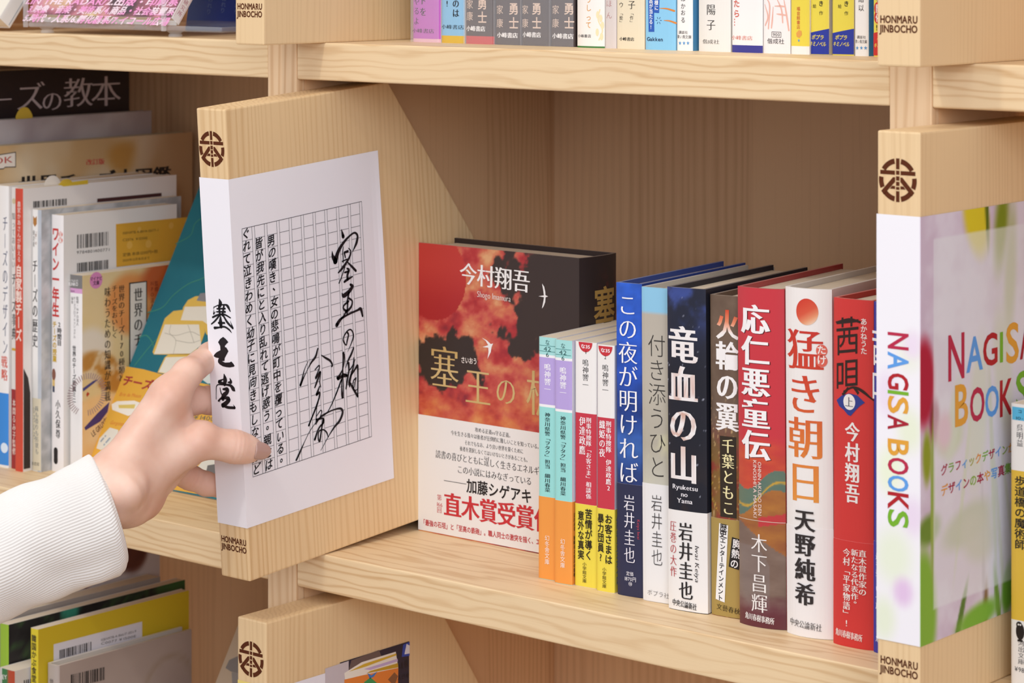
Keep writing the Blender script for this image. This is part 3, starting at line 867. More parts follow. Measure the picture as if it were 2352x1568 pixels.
# --- the large fiery book standing sideways behind the paperbacks
def fire(y, z, H=200.0):
    t = 1 - z / H
    n = fbm(y / 26 + .35 * t * 4, z / 15, 3, 5); n2 = fbm(y / 9, z / 8, 17, 4)
    c = ramp(np.clip(n * .62 + n2 * .5 - .02, 0, 1), [(.2, '4A2836'), (.3, '8E2A34'), (.42, 'B43A38'), (.52, 'C4544A'), (.64, 'CE7452'), (.8, 'DCA474')])
    c = mixc(c, mixc(c3('C85A22'), c3('E8A04A'), n2), .55 * sstep(.42, .62, t) * sstep(.3, .7, n))
    c = mixc(c, c3('B02C30'), .55 * sstep(.55, .2, n2) * (t < .4))
    return c
def big_front(y, z):
    c = fire(y, z)
    w = fbm(y / 12, z / 12, 9, 4) - .5
    sx_, t = y, 1 - z / 200
    dark = sstep(.02, .10, (62 - y) / 80 + w * .9 - np.maximum(0, t - .30) * 4.6 + .02)
    c = mixc(c, c3('3A2E2A'), dark)
    dk2 = sstep(.0, .12, 1 - np.sqrt(((y - 118) / 30) ** 2 + ((t - .40) / .10) ** 2) + w * 1.3)
    c = mixc(c, c3('352A26'), dk2)
    sun = np.hypot(y - 129, (z - 178)) < 30.5
    sc = mixc(c3('A82428'), c3('BE3A34'), sstep(150, 190, z * 1.0))
    return np.where(sun[:, None], sc, c)
def big_spine(a, z):
    t = 1 - z / 200; w = fbm(a / 8, z / 12, 21, 4)
    c = np.tile(c3('362B28'), (len(a), 1))
    m = sstep(.52, .62, w) * np.exp(-((t - .20) / .09) ** 2) * sstep(12, 30, a)
    c = mixc(c, c3('8A2C28'), m)
    return mixc(c, fire(a, z), sstep(.36, .42, t + (w - .5) * .12))
bk = Book('large upright book with a fiery red and black cover, gold title and white band', None, -114.0, 93.6, 40, 200, 142, yaw=90, style='hard', bulge=2.4, pw=2.6,
          spine=big_spine, left=big_front, right='3A2E2C', res=1.0, pg=(3, 37), mat=M_PRINT, obi=(0, ('E9E4DE', 'EEEAE4', 'E9E4DE'), None) if False else None)
zt = bk.L.uv(1100, 972)[1]
zbot = 0.8
def band_left(y, z): return np.tile(c3('ECE8E3'), (len(y), 1))
bk.shell('paper_band', bk.t, np.linspace(.8, zt, 2), list(np.linspace(0, 40, 9)), [0, 70, 142.2], .35, .25, (band_left,) * 3, M_MATTE, 142)
L, k = bk.L, bk.ink
k.hp(L, '今村翔吾', (1056, 627), (1218, 648), 54, col='F2EEEA', sty='mb')
k.hp(L, 'Shogo Imamura', (1096, 674), (1174, 686), 20, col='EADFD6', sty='m')
GOLD = lambda P: ramp(np.clip((P[:, 1] - 85) / 55, 0, 1), [(0, 'C9A868'), (.5, 'D2B67E'), (1, 'B99350')])
for ch, u, v, e in (('塞', 1021, 848, 92), ('王', 1098, 893, 82), ('の', 1162, 901, 66), ('楯', 1246, 910, 100)):
    p = L.uv(u, v); m_ = e / L.ppm(*p)
    k.gl(L, ch, p - np.array([.5 * m_ * 1.0, .38 * m_]), (m_ * 1.0, 0), (0, m_ * 1.14), GOLD, 'm', .14)
k.hp(L, 'さいおう', (1059, 826), (1096, 830), 16, col='F0E4DA', sty='gb')
def pxp(sf, P): return [sf.uv(*q) for q in P]
b0 = (1140, 640); f7 = 7.125
k.poly(L, pxp(L, [(1140 + x / f7, 640 + y / f7) for x, y in ((750, 78), (785, 130), (803, 215), (806, 268), (850, 290), (808, 302), (800, 385), (775, 450), (748, 487), (762, 420), (775, 350), (782, 302), (690, 285), (780, 272), (770, 190))]), 'F2EEEA')
b3 = lambda x, y: (940 + x / 3.92, 520 + y / 3.92)
k.poly(L, pxp(L, [b3(*q) for q in ((655, 1000), (700, 1025), (735, 1058), (756, 1052), (742, 1085), (735, 1130), (705, 1192), (715, 1130), (712, 1090), (660, 1085), (712, 1068), (690, 1030))]), 'F2EEEA')
SPN = bk.S
k.v(SPN, '塞王の楯', 655, 1010, a=25, w=25, col=lambda P: np.tile(c3('B8924E'), (len(P), 1)), sty='gb')
BL = .5
def band(t, q0, q1, hp, **kw): k.hp(L, t, q0, q1, hp, lift=BL, **kw)
g4 = lambda x, y: (940 + x / 3.2667, 900 + y / 3.2667)
band('攻める正義vs守る正義。', g4(495, 280), g4(778, 328), 12, col='2A2424', sty='m')
band('今を生きる我々は後者が圧倒的に難しいことを知っている。', g4(315, 303), g4(990, 412), 12, col='2A2424', sty='m')
band('それでもなお、より良い世界を築くために', g4(418, 378), g4(860, 446), 12, col='2A2424', sty='m')
band('後者を選択しなくてはいけないときがあることも。', g4(382, 422), g4(905, 512), 12, col='2A2424', sty='m')
band('読書の喜びとともに逞しく生きるエネルギーが', g4(200, 462), g4(1065, 608), 20, col='2A2424', sty='m')
band('たくま', g4(565, 488), g4(604, 494), 6, col='2A2424', sty='g')
band('この小説にはみなぎっている', g4(362, 577), g4(922, 672), 20, col='2A2424', sty='m')
k.line(L, L.uv(*g4(263, 662)), L.uv(*g4(432, 690)), .35, '2A2424', BL)
band('加藤シゲアキ', g4(432, 700), g4(925, 788), 34, col='221C1C', sty='gb')
for ch, x, y, e in (('第', 229, 790, 12), ('回', 229, 884, 12)):
    p = L.uv(*g4(x, y)); m_ = 1.25 * e / L.ppm(*p); k.gl(L, ch, p - np.array([.5 * m_, .38 * m_]), (m_, 0), (0, m_), 'C83A3C', 'm', BL)
band('166', g4(206, 836), g4(254, 848), 14, col='C83A3C', sty='m')
band('直木賞受賞作', g4(262, 838), g4(1082, 976), 58, col='C8343A', sty='mx')
band('「最強の石垣」と「至高の鉄砲」。職人同士の激突を描く、エンターテインメント', g4(92, 972), g4(1290, 1178), 15, col='C23A3C', sty='gb')
bk.done()

# --- four paperbacks
BK = dict(h=155.2, d=105, yaw=4.4, pw=8)
def bunko_a(X, Y, w, label):
    b = Book(label, G1, X, Y, w, spine=[(None, 'A6DCD8'), (VA[0], 'F2F0F0'), (VA[0] + 6, 'B9A4DC'), (VA[1], 'F2F0F0'), (VA[1] + 6, '9ADCD6')], left='EDEAF0', right='E2DEEA', obi=(VA[2], 'EE9A45', None), **BK)
    k, sf, m = b.ink, b.S, w / 2
    dv = VA[3]
    k.v(sf, 'な', 779 + dv, 793 + dv, m, 3.8, '2F5A58', 'g'); k.h(sf, '42', (m - 3, sf.zv(801 + dv, m)), (m + 3, sf.zv(801 + dv, m)), 4.0, '2F5A58'); k.h(sf, '6', (m - 1.4, sf.zv(814 + dv, m)), (m + 1.4, sf.zv(814 + dv, m)), 4.0, '2F5A58')
    for v in (794, 807): z = sf.zv(v + dv, m); k.quad(sf, .6, w - .6, z - .15, z + .15, '3E8480')
    k.v(sf, '鳴神響一', 834 + dv, 902 + dv, m, 5.2, 'F4F0F6', 'mb')
    k.v(sf, '神奈川県警「ヲタク」担当　細川春菜', 947 + dv, 1130 + dv, m, 4.4, '2A3A3A', 'mb')
    k.v(sf, '幻冬舎文庫', 1228 + dv, 1296 + dv, m, 3.8, 'F4ECE0', 'g', lift=.55)
    k.v(b.R, '吉川永青　独眼竜と会津の執権', 1168 + dv, 1316 + dv, 2.6, 3.4, '3A2C24', 'mb', lift=.5)
    b.done()
VA = (815, 929, 1141, 0); bunko_a(-106.4, 42.6, 14.0, 'thin orange banded paperback beside the large fiery book')
VA = (822, 940, 1150, 8); bunko_a(-91.2, 40.2, 13.0, 'thin orange banded paperback touching a yellow banded one')
def bunko_c(X, Y, w, label, num, t1, t2, o1, o2, v, dv, wide):
    b = Book(label, G1, X, Y, w, spine=[(None, WHITE), (v[0], 'C83848'), (v[1], 'F0E6C0')], left='F2F0F0', right='E4E2EE', obi=(v[1], 'EBD64A', None), **dict(BK, yaw=4.6 if not wide else 5.3))
    k, sf, m = b.ink, b.S, w / 2
    zt = sf.zv(v[2], m)
    k.disc(sf, (m, zt), 5.2, 'C8343C', .12, 24, ry=6.2, a0=180, a1=360)
    k.h(sf, 'な35', (m - 3.6, zt - 2.6), (m + 3.6, zt - 2.6), 3.0, 'F6EEEE', 'gb', lift=.2)
    k.h(sf, num, (m - .9, sf.zv(812 + dv, m)), (m + .9, sf.zv(812 + dv, m)), 3.2, '222222')
    k.v(sf, '鳴神響一', 828 + dv, 896 + dv, m, 4.8, '262222', 'm')
    k.v(sf, t1[0], t1[1], t1[2], m + 2.4, t1[3], 'F6EEEE', 'mb'); k.v(sf, t2[0], t2[1], t2[2], m - 2.4, t2[3], 'F6EEEE', 'mb')
    k.v(sf, o1[0], o1[1], o1[2], m + 2.6, 5.6, '262018', 'gb', lift=.55); k.v(sf, o2[0], o2[1], o2[2], m - 3.2, 4.9, '262018', 'gb', lift=.55)
    k.v(sf, '小学館文庫', 1294 + dv, 1342 + dv, m - .5, 3.2, '3A3420', 'g', lift=.55)
    if wide: k.v(b.R, '絶賛発売中', 1180, 1350, 4.2, 6.4, '9A9A98', 'gb', lift=.5)
    b.done()
bunko_c(-76.9, 43.0, 16.1, 'white and red paperback with a yellow band beside the orange pair', '1', ('刑事特捜隊「お客さま」相談係', 958, 1146, 4.2), ('伊達政鷹', 956, 1044, 4.9), ('苦情が導く', 1168, 1286, 0), ('意外な真実', 1172, 1284, 0), (949, 1158, 786), -4, False)
bunko_c(-58.1, 41.4, 12.8, 'white and red paperback with a yellow band beside the dark blue book', '2', ('刑事特捜隊　伊達政鷹2', 966, 1128, 4.2), ('織姫の夜', 964, 1050, 4.6), ('お客さまは', 1180, 1296, 0), ('暴力団員?', 1178, 1290, 0), (959, 1168, 795), 8, True)

# --- hardbacks and large paperbacks
HB = dict(yaw=5.5, lean=-.42)
def blue_night(a, z):
    t = 1 - z / 195; n = fbm(a / 9, z / 5, 4, 4)
    c = ramp(t, [(0, '2A5AC0'), (.25, '2450B4'), (.42, '1C3A82'), (.52, '3A66B0'), (.6, '25407E'), (.7, '2A2C58'), (1, '2A2A50')])
    return np.clip(c * (.85 + .35 * n[:, None]), 0, 1)
b = Book('blue hardback with large white vertical title, between paperbacks and a beige book', G1, -42.2, 42.2, 18.8, 195.3, 132, style='hard', bulge=.9, pw=4, spine=blue_night, left='2A4A9E', right='22408E', res=2.5, obi=(1112, ('2C2E4A',) * 3, None), **HB)
k, sf, m = b.ink, b.S, 9.8
k.v(sf, 'この夜が明ければ', 672, 1112, m - .8, 14.5, 'F4F2F4', 'm', lift=.55)
k.v(sf, '岩井圭也', 1134, 1294, m - .4, 8.4, 'ECE8EE', 'm', lift=.55)
k.h(sf, 'Keiya Iwai', (m + 6.2, sf.zv(1190, m)), (m + 6.2, sf.zv(1236, m)), 2.6, 'C84858', 'm', lift=.55)
k.h(sf, '定価', (m - 3, sf.zv(1317, m)), (m + 2.4, sf.zv(1317, m)), 2.9, 'ECE8EE', lift=.55); k.h(sf, '1870円', (m - 4.6, sf.zv(1329, m)), (m + 4.4, sf.zv(1329, m)), 3.2, 'ECE8EE', lift=.55); k.h(sf, '⑩', (m - 1.6, sf.zv(1340, m)), (m + 1.6, sf.zv(1340, m)), 3.0, 'ECE8EE', lift=.55)
b.done()

def beige_cloud(a, z):
    t = 1 - z / 194; n = fbm(a / 10, z / 9, 31, 4)
    c = ramp(t, [(0, 'B8AFA0'), (.3, 'BDB5A6'), (.5, 'B4AD9C'), (.62, 'C6C2B2'), (1, 'D8D4CC')])
    c = mixc(c, c3('D2CDA8'), .8 * sstep(.5, .75, n) * np.exp(-((t - .50) / .09) ** 2))
    return np.where((t < .075)[:, None], c3('8FC6E2'), c)
b = Book('beige hardback with a light blue top strip and thin black title', G1, -21.6, 41.2, 21.8, 194.4, 132, style='hard', bulge=1.0, pw=5, spine=beige_cloud, left='D8D4C8', right='CFCABC', zc=[194.4 * .925], res=2.5, obi=(1112, 'EAE7E4', None), **HB)
k, sf, m = b.ink, b.S, 11.4
k.v(sf, '付き添うひと', 766, 1100, m - .2, 13.5, '3A3632', 'th')
k.v(sf, '岩井圭也', 1134, 1300, m - .6, 8.6, '3A3636', 'th', lift=.55)
k.h(sf, 'ポプラ社', (3.4, sf.zv(1362, m)), (19.4, sf.zv(1365, m)), 3.8, '4A4646', 'th', lift=.55)
b.done()

def starry(a, z):
    t = 1 - z / 197; n = fbm(a / 12, z / 14, 41, 5)
    c = mixc(c3('1E2234'), c3('33427A'), sstep(.45, .75, n) * np.exp(-((t - .03) / .09) ** 2) * 1.3)
    c = mixc(c, c3('4A3430'), .7 * sstep(.5, .7, n) * sstep(.45, .62, t))
    c = mixc(c, c3('17171E'), sstep(.12, .3, t) * .6)
    st = vnoise(a * 1.9, z * 1.9, 77)
    return mixc(c, c3('C8CCDC'), sstep(.93, .985, st) * .8)
b = Book('dark starry hardback with mottled white title and a white lower band', G1, 2.4, 35.4, 27.2, 197, 132, style='hard', bulge=1.4, pw=4, spine=starry, left='1E2030', right='23252F', res=1.0, obi=(1174, 'EDE9E4', None), **HB)
k, sf, m = b.ink, b.S, 12.6
def mott(P): return mixc(c3('EEE9E6'), c3('CFA696'), sstep(.42, .62, fbm(P[:, 0] / 3, P[:, 1] / 4, 8, 3)) * np.exp(-((P[:, 1] - 120) / 26) ** 2))
k.v(sf, '竜血の山', 745, 1112, m - 1.2, 21, mott, 'mx', fill=.98)
for t_, v, a0, a1 in (('Ryuketsu', 1119, 3.4, 21.6), ('no', 1135, 9.6, 14.6), ('Yama', 1150, 7.0, 18.0)): k.h(sf, t_, (a0, sf.zv(v, m)), (a1, sf.zv(v, m)), 4.2, 'ECE8EA', 'mb')
k.v(sf, '岩井圭也', 1198, 1378, m + .4, 10.2, '2A2626', 'mb', lift=.55)
k.v(sf, '圧巻の大作', 1194, 1324, m - 8.6, 5.2, 'B8484A', 'm', lift=.55)
k.h(sf, 'Iwai Keiya', (m + 8.4, sf.zv(1248, m)), (m + 8.4, sf.zv(1334, m)), 4.0, '3A3434', 'm', lift=.55, shear=.2)
k.h(sf, '中央公論新社', (3.0, sf.zv(1384, m - 3)), (20.5, sf.zv(1392, m + 3)), 4.4, '2A2626', 'mb', lift=.55)
b.done()

def brown_branch(a, z):
    t = 1 - z / 194; n = fbm(a / 9, z / 10, 51, 5)
    c = mixc(c3('7A6654'), c3('5A4638'), n)
    c = mixc(c, mixc(c3('8A3A2C'), c3('7E5C2C'), sstep(.4, .6, n)), sstep(.36, .55, t))
    v = np.abs(np.sin(a * .55 + 3 * fbm(a / 14, z / 18, 61, 3) * 3 + z * .07))
    c = mixc(c, c3('C9A874'), (1 - sstep(.0, .16, v)) * sstep(.26, .42, t) * .9)
    v2 = np.abs(np.sin(a * .4 - 1.2 + 5 * fbm(a / 10, z / 14, 67, 3) + z * .11))
    return mixc(c, c3('C8A03A'), (1 - sstep(.0, .2, v2)) * sstep(.5, .62, t) * .8)
b = Book('brown hardback with bold white title, gold band and slanted white strip', G1, 31.2, 40.2, 22.0, 194.2, 132, style='hard', bulge=1.2, pw=4, spine=brown_branch, left='6A5444', right='5A4436', res=1.0, obi=(1192, 'A98E4C', None), **HB)
k, sf, m = b.ink, b.S, 11.8
k.v(sf, '火', 708, 782, m + .6, 15.5, lambda P: ramp(np.clip((186 - P[:, 1]) / 18, 0, 1), [(0, 'D0482C'), (.45, 'E8906A'), (.8, 'F2ECE6')]), 'mx')
k.v(sf, '輪の翼', 782, 992, m + .2, 15.8, 'F2EEEA', 'mx')
z0, z1 = sf.zv(1002, m), sf.zv(1188, m)
k.quad(sf, m - 5.0, m + 6.2, z1, z0, '33291F', .14)
k.v(sf, '千葉ともこ', 1006, 1184, m + .6, 8.6, 'ECE0A8', 'mb', lift=.22)
P4 = [(m - 5.6, sf.zv(1203, m)), (m + .6, sf.zv(1206, m)), (m - 2.2, sf.zv(1384, m)), (m - 8.6, sf.zv(1379, m))]
k.poly(sf, P4, 'F0EDE8', .5)
for i, ch in enumerate('歴史エンターテインメント'):
    s_ = (i + .5) / 12; p = np.array(P4[0]) * (1 - s_) * .5 + np.array(P4[1]) * (1 - s_) * .5 + np.array(P4[3]) * s_ * .5 + np.array(P4[2]) * s_ * .5
    big = 5.2 if i < 2 else 4.0
    V_ = (0, -big), (big, 0)
    if ch == 'ー': k.gl(sf, ch, (p[0] - .38 * big, p[1] + .5 * big), (0, -big), (big, 0), '221C1C', 'gb', .6)
    else: k.gl(sf, ch, (p[0] - .5 * big, p[1] - .38 * big * .92), (big, -.06 * big), (0, big * .95), '221C1C', 'gb', .6)
P4 = [(m + 3.2, sf.zv(1231, m)), (m + 10.0, sf.zv(1236, m)), (m + 7.6, sf.zv(1305, m)), (m + .8, sf.zv(1300, m))]
k.poly(sf, P4, '2A2422', .5)
for i, ch in enumerate('胸熱の'):
    s_ = (i + .5) / 3; p = (np.array(P4[0]) + P4[1]) / 2 * (1 - s_) + (np.array(P4[3]) + P4[2]) / 2 * s_
    k.gl(sf, ch, (p[0] - 2.8, p[1] - 2.2), (5.6, -.3), (.3, 5.8), 'F2EEEA', 'gb', .6)
k.h(sf, '文藝春秋', (3.8, sf.zv(1395, m)), (20, sf.zv(1401, m)), 4.0, '3A2E1A', 'm', lift=.5)
b.done()

def red_tale(a, z):
    t = 1 - z / 201.8; n = fbm(a / 16, z / 6, 71, 5)
    c = np.tile(c3('C8303A'), (len(a), 1))
    c = mixc(c, mixc(c3('B8302C'), c3('D8602E'), n), sstep(.44, .5, t + (n - .5) * .05))
    hill = .585 + .02 * np.sin(a / 5.5) - .0012 * a
    c = mixc(c, mixc(c3('4E6E66'), c3('6E7A5E'), n), (t > hill) * 1.0)
    h2 = .66 - .0020 * a + .02 * np.sin(a / 6 + 1)
    c = mixc(c, mixc(c3('B87A2E'), c3('8A4A28'), n), (t > h2) * 1.0)
    h3 = .69 + .0030 * a
    c = mixc(c, mixc(c3('8A7466'), c3('6E5648'), n), (t > h3) * 1.0)
    h4 = .80 + np.maximum(0, a - 10) ** 2 * .0004
    c = mixc(c, mixc(c3('8C7C74'), c3('7A6A64'), n), ((t > h4 - .04) & (a < 22)) * .7)
    c = mixc(c, c3('5E2430'), sstep(.90, .97, t + (n - .5) * .06))
    r_ = np.abs(t - (.575 + .012 * np.cos(a / 9)))
    c = mixc(c, c3('D0A030'), (1 - sstep(.002, .005, np.abs(t - hill - .055 + .0007 * a))) * .9)
    c = mixc(c, c3('C23038'), ((np.abs(t - .705 + .001 * a) < .014) & (a > 15)) * .9)
    return c
b = Book('thick red hardback with large white title above a painted landscape', G1, 55.0, 35.2, 31.6, 201.8, 134, style='hard', bulge=3.6, pw=2.4, spine=red_tale, left='B82C36', right='B42C34', res=.9, mat=M_GLOSS, **HB)
k, sf, m = b.ink, b.S, 15.8
for dx, dz, c_, lf in ((.55, -.5, '5A1A1E', .1), (0, 0, 'F4F0EE', .2)):
    V0 = 'Z'
    k.v(sf, '応仁悪童伝', 697 - dz * 3, 1058 - dz * 3, m - 2.6 + dx, 20, c_, 'mx', lift=lf, fill=1.0)
k.h(sf, 'OHNIN AKUDO DEN', (m + .4, sf.zv(1060, m)), (m + .4, sf.zv(1184, m)), 3.2, 'E4C8BC', 'gb', lift=.2); k.h(sf, 'KINOSHITA MASAKI', (m - 2.8, sf.zv(1057, m)), (m - 2.8, sf.zv(1190, m)), 3.2, 'E4C8BC', 'gb', lift=.2)
k.v(sf, '木下昌輝', 1224, 1408, m - .4, 11.4, 'F2ECE6', 'm', lift=.25)
k.h(sf, '角川春樹事務所', (5, sf.zv(1414, m - 6)), (25, sf.zv(1425, m + 4)), 4.4, 'F2ECE6', 'mb', lift=.25)
zz = sf.zv(1196, m); k.add(sf, [(a_, zz - .2 + .0 * a_) for a_ in np.linspace(0, 31.6, 17)] + [(a_, zz + .15) for a_ in np.linspace(0, 31.6, 17)], [(i, i + 1, i + 18, i + 17) for i in range(16)], 'D8C4B0', .18)
b.done()

b = Book('thick white hardback with a red sun dot and orange title', G1, 89.4, 35.0, 30.6, 204.6, 134, style='hard', bulge=4.2, pw=2.2, spine='F2EDE8', left='EDE8E2', right='EDE6E2', obi=(1212, ('F1ECE9', 'EFEAE6', 'EEE4E4'), None), **HB)
k, sf, m = b.ink, b.S, 15.5
pc = sf.uv(1853, 716)
an = np.radians(np.linspace(0, 360, 41)); rings = np.linspace(0, 1, 8)
P = [(pc[0] + 7.2 * r_ * math.cos(q_), pc[1] + 7.8 * r_ * math.sin(q_)) for r_ in rings for q_ in an]
F = [(i * 41 + j, i * 41 + j + 1, (i + 1) * 41 + j + 1, (i + 1) * 41 + j) for i in range(7) for j in range(40)]
k.add(sf, P, F, lambda Q: ramp(np.clip(((Q[:, 0] - pc[0]) * .5 - (Q[:, 1] - pc[1]) * .85 + 7.5) / 15, 0, 1), [(.0, 'D2402E'), (.5, 'DA5A40'), (.8, 'E89A70'), (1, 'F0CDB0')]), .14, cut=False)
TG = lambda Q: ramp(np.clip((186 - Q[:, 1]) / 118, 0, 1), [(0, 'C8342C'), (.32, 'D0482E'), (.62, 'DE7A36'), (1, 'E8A046')])
k.v(sf, '猛き朝日', 752, 1158, m - 1.4, 25, TG, 'mb', lift=.16)
for v0, v1, ch in ((792, 814, 'た'), (815, 838, 'け')):
    for r_, c_ in ((3.2, 'E06A58'),): k.disc(sf, (m + 9.6, sf.zv((v0 + v1) / 2, m)), r_, c_, .22, 20, ry=3.6)
    k.v(sf, ch, v0, v1, m + 9.6, 5.4, 'F6EEE8', 'gb', lift=.3)
k.v(sf, '天野純希', 1166, 1392, m - 1.6, 13.8, '322C2C', 'mx', lift=.6, fill=.96)
k.h(sf, '中央公論新社', (2.6, sf.zv(1428, m - 8)), (24.5, sf.zv(1441, m + 6)), 4.9, '3A3434', 'm', lift=.6)
b.done()

def akane(dz):
    return dict(yaw=1.5, lean=0, style='hard', bulge=2.2, pw=3)
b = Book('red hardback with black brush title and small blue fan', G1, 123.0, 32.8, 26.6, 201.4, 134, spine='D63A36', left='C8322F', right='B82A2A', obi=(1243, 'D53834', None), **akane(0))
k, sf, m = b.ink, b.S, 13.3
k.v(sf, '茜唄', 724, 912, m - 3.2, 17.5, '33231F', 'g', slant=.18, lift=.2)
f5 = lambda x, y: sf.uv(1400 + x / 3.267, 580 + y / 3.267)
for st in ([(1760, 1040, 10), (1830, 1010, 12), (1900, 1040, 18), (1985, 1110, 6)], [(1700, 520, 6), (1800, 500, 14), (1880, 520, 14)]):
    k.stroke(sf, [(*f5(x, y), w_ / 3.267 / 3.1) for x, y, w_ in st], '33231F', .22)
k.v(sf, 'あかねうた', 730, 814, m + 7.8, 4.0, 'F2E4DE', 'gb', lift=.2)
fan = [f5(*q) for q in ((1705, 1105), (1745, 1070), (1800, 1055), (1860, 1070), (1918, 1125), (1880, 1150), (1850, 1180), (1810, 1225), (1788, 1215), (1760, 1180), (1725, 1150))]
k.poly(sf, fan, '33408E', .2)
pc = f5(1800, 1120); k.disc(sf, pc, 4.0, 'F2EEEA', .26, 24, ry=4.6)
k.gl(sf, '上', pc - np.array([2.9, 2.4]), (5.8, 0), (0, 6.4), '2A2A4A', 'm', .34)
k.v(sf, '今村翔吾', 968, 1156, m + .4, 9.6, 'F4EEEA', 'mx', lift=.2)
for t_, v0, v1, a_ in (('直木賞作家の', 1262, 1368, m + 7.2), ('新たなる代表作。', 1260, 1394, m + 2.2), ('今村「平家物語」!', 1258, 1440, m - 3.2)):
    k.v(sf, t_, v0, v1, a_, 5.0, 'F6EEE8', 'mb', lift=.6)
k.h(sf, '角川春樹事務所', (2.0, sf.zv(1452, m - 6)), (20.5, sf.zv(1464, m + 4)), 4.6, 'F6EEE8', 'mb', lift=.6)
b.done()
b = Book('deep blue hardback mostly hidden behind the flowered block', G1, 151.0, 31.6, 26.0, 201.4, 134, spine='3A3A9E', left='34348E', right='30308A', obi=(1250, '3B3AA0', None), **akane(0))
k, sf, m = b.ink, b.S, 13
k.v(sf, '茜唄', 750, 940, 6.0, 16, 'F2F0F2', 'g', lift=.2); k.v(sf, '今村翔吾', 985, 1170, m, 9, 'F2F0F2', 'mb', lift=.2)
k.v(sf, '最も美しい一族', 1268, 1400, 4.0, 4.8, 'F2F0F2', 'm', lift=.6); k.h(sf, '角川春樹事務所', (2, sf.zv(1472, m)), (21, sf.zv(1480, m)), 4.6, 'F2F0F2', 'mb', lift=.6)
b.done()
# ------------------------------------------------------------------ row of books on the shelf above
def xat(u, Y, z):                                  # X on the line (Y, z) seen at image column u
    lo, hi = -900.0, 500.0
    for _ in range(40):
        m_ = (lo + hi) / 2
        if px((m_, Y, z))[0] < u: lo = m_
        else: hi = m_
    return (lo + hi) / 2
def yat(u, X, z=0.0):
    lo, hi = -300.0, 400.0
    for _ in range(40):
        m_ = (lo + hi) / 2
        if px((X, m_, z))[0] < u: lo = m_
        else: hi = m_
    return (lo + hi) / 2
def zat(u, v, X): d = ray(u, v); t = (X - CAM[0]) / d[0]; return float(CAM[2] + d[2] * t)

G2 = 'row of books on the shelf above'
TZ = 341.4
def topbook(label, u0, u1, Y, spine, texts, h=188, d=120, right='E8E4E0', yaw=0.0, bulge=1.0, pw=5, style='paper', gap=.3, extra=None, mat=None, left='E8E4E0', name='book'):
    X0, X1 = xat(u0, Y, TZ), xat(u1, Y, TZ)
    Book.zpix = True
    b = Book(label, G2, X0 + gap / 2, Y, X1 - X0 - gap, h, d, yaw=yaw, z=TZ, style=style, bulge=bulge, pw=pw, spine=spine, left=left, right=right, mat=mat, name=name)
    Book.zpix = False
    k, sf = b.ink, b.S
    for t_ in texts:
        kind, txt, u, v, e, col, sty = t_
        if kind == 'v':                            # characters at the given image rows
            for ch, vv in zip(txt, v):
                a, z = sf.uv(u, vv); m_ = e / sf.ppm(a, z)
                k.v(sf, ch, vv - e / 2, vv + e / 2, a, m_ * 1.0, col, sty)
        else:
            k.hp(sf, txt, (u[0], v), (u[1], v + .035 * (u[1] - u[0])), e, col=col, sty=sty)
    if extra: extra(b, k, sf)
    return b.done()
KB = '262222'
def sleeve(b, k, sf):
    m_ = plain('clear_sleeve', 'F4F4F8', .12, .5, Alpha=.09) if 'clear_sleeve' not in bpy.data.materials else bpy.data.materials['clear_sleeve']
    w = b.w_
    V, F = join([box(-.55, -.35, -2.2, b.d, .2, b.h), box(-.55, w + .1, -2.2, -2.0, .2, b.h), box(-.55, w + .1, -2.2, b.d, 0, .2)])
    new_mesh('plastic_sleeve', V, F, m_, b.t)
topbook('magenta spined book first in the row above, at the left end', 949, 1013, 52, [(None, 'BE63BE'), (89, 'E6B8C4')], [('v', 'ドを', 972, (1, 27), 21, KB, 'mb'), ('v', 'やるよ', 957, (3, 25, 48), 19, KB, 'm'), ('h', '小峰書店', (947, 998), 70, 11, KB, 'm')], extra=sleeve, left='D8D6D8')
topbook('light blue spined book with a yellow foot in the row above', 1014.5, 1068, 52, [(None, '8FBEDE'), (82, 'D8B44A')], [('v', 'のは', 1047, (8, 30), 21, KB, 'mb'), ('v', '!', 1027, (8,), 19, KB, 'mb'), ('h', '小峰書店', (1015, 1067), 61, 11, KB, 'm')])
BEI = 'E0C4AE'
def dark(label, u0, u1, ua, ub, va, vb, un, vn, foot, Y):
    topbook(label, u0, u1, Y, [(None, '463A38'), (foot[0], foot[1])] if foot else '463A38', [('v', '勇士', ua, va, 29, BEI, 'gb'), ('v', '家康', ub, vb, 22, BEI, 'g'), ('h', '小峰書店', un, vn, 13, 'F2EEEA', 'mx')], right='3A3030', extra=sleeve)
dark('dark brown spine with a red foot in the row above', 1070.5, 1136.5, 1108, 1079, (8, 40), (10, 37), (1072, 1115), 65, (83, 'C83A38'), 50)
dark('dark brown spine standing right of the red footed one', 1138.5, 1198, 1180, 1148, (20, 53), (22, 53), (1142, 1190), 80, None, 50)
dark('dark brown spine third of four alike in the row above', 1199.5, 1264.5, 1233, 1206, (20, 53), (22, 53), (1201, 1243), 79, None, 50)
dark('dark brown spine left of a white spine with orange title', 1266, 1322, 1307, 1276, (20, 53), (22, 53), (1269, 1318), 82, None, 50)
topbook('white spine with rounded orange title and a green foot in the row above', 1326, 1389.5, 46, [(None, 'F0EBE4'), (106, '3F7A3C')], [('v', 'うしって', 1352, (-1, 18, 40, 57), 17, 'DE9A3C', 'g'), ('h', '小峰書店', (1328, 1358), 82, 8, KB, 'g')], bulge=2.0, pw=2.6,
        extra=lambda b, k, sf: [k.stroke(sf, [(*sf.uv(u, v), .7) for u, v in ((1378, 22), (1374, 45), (1384, 70), (1376, 92))], 'EFD9A8', .1)] + [k.disc(sf, sf.uv(u, v), 1.1, 'F0DCB0', .11, 12, ry=2.4) for u, v in ((1373, 34), (1380, 42), (1384, 58), (1372, 74), (1382, 84))])
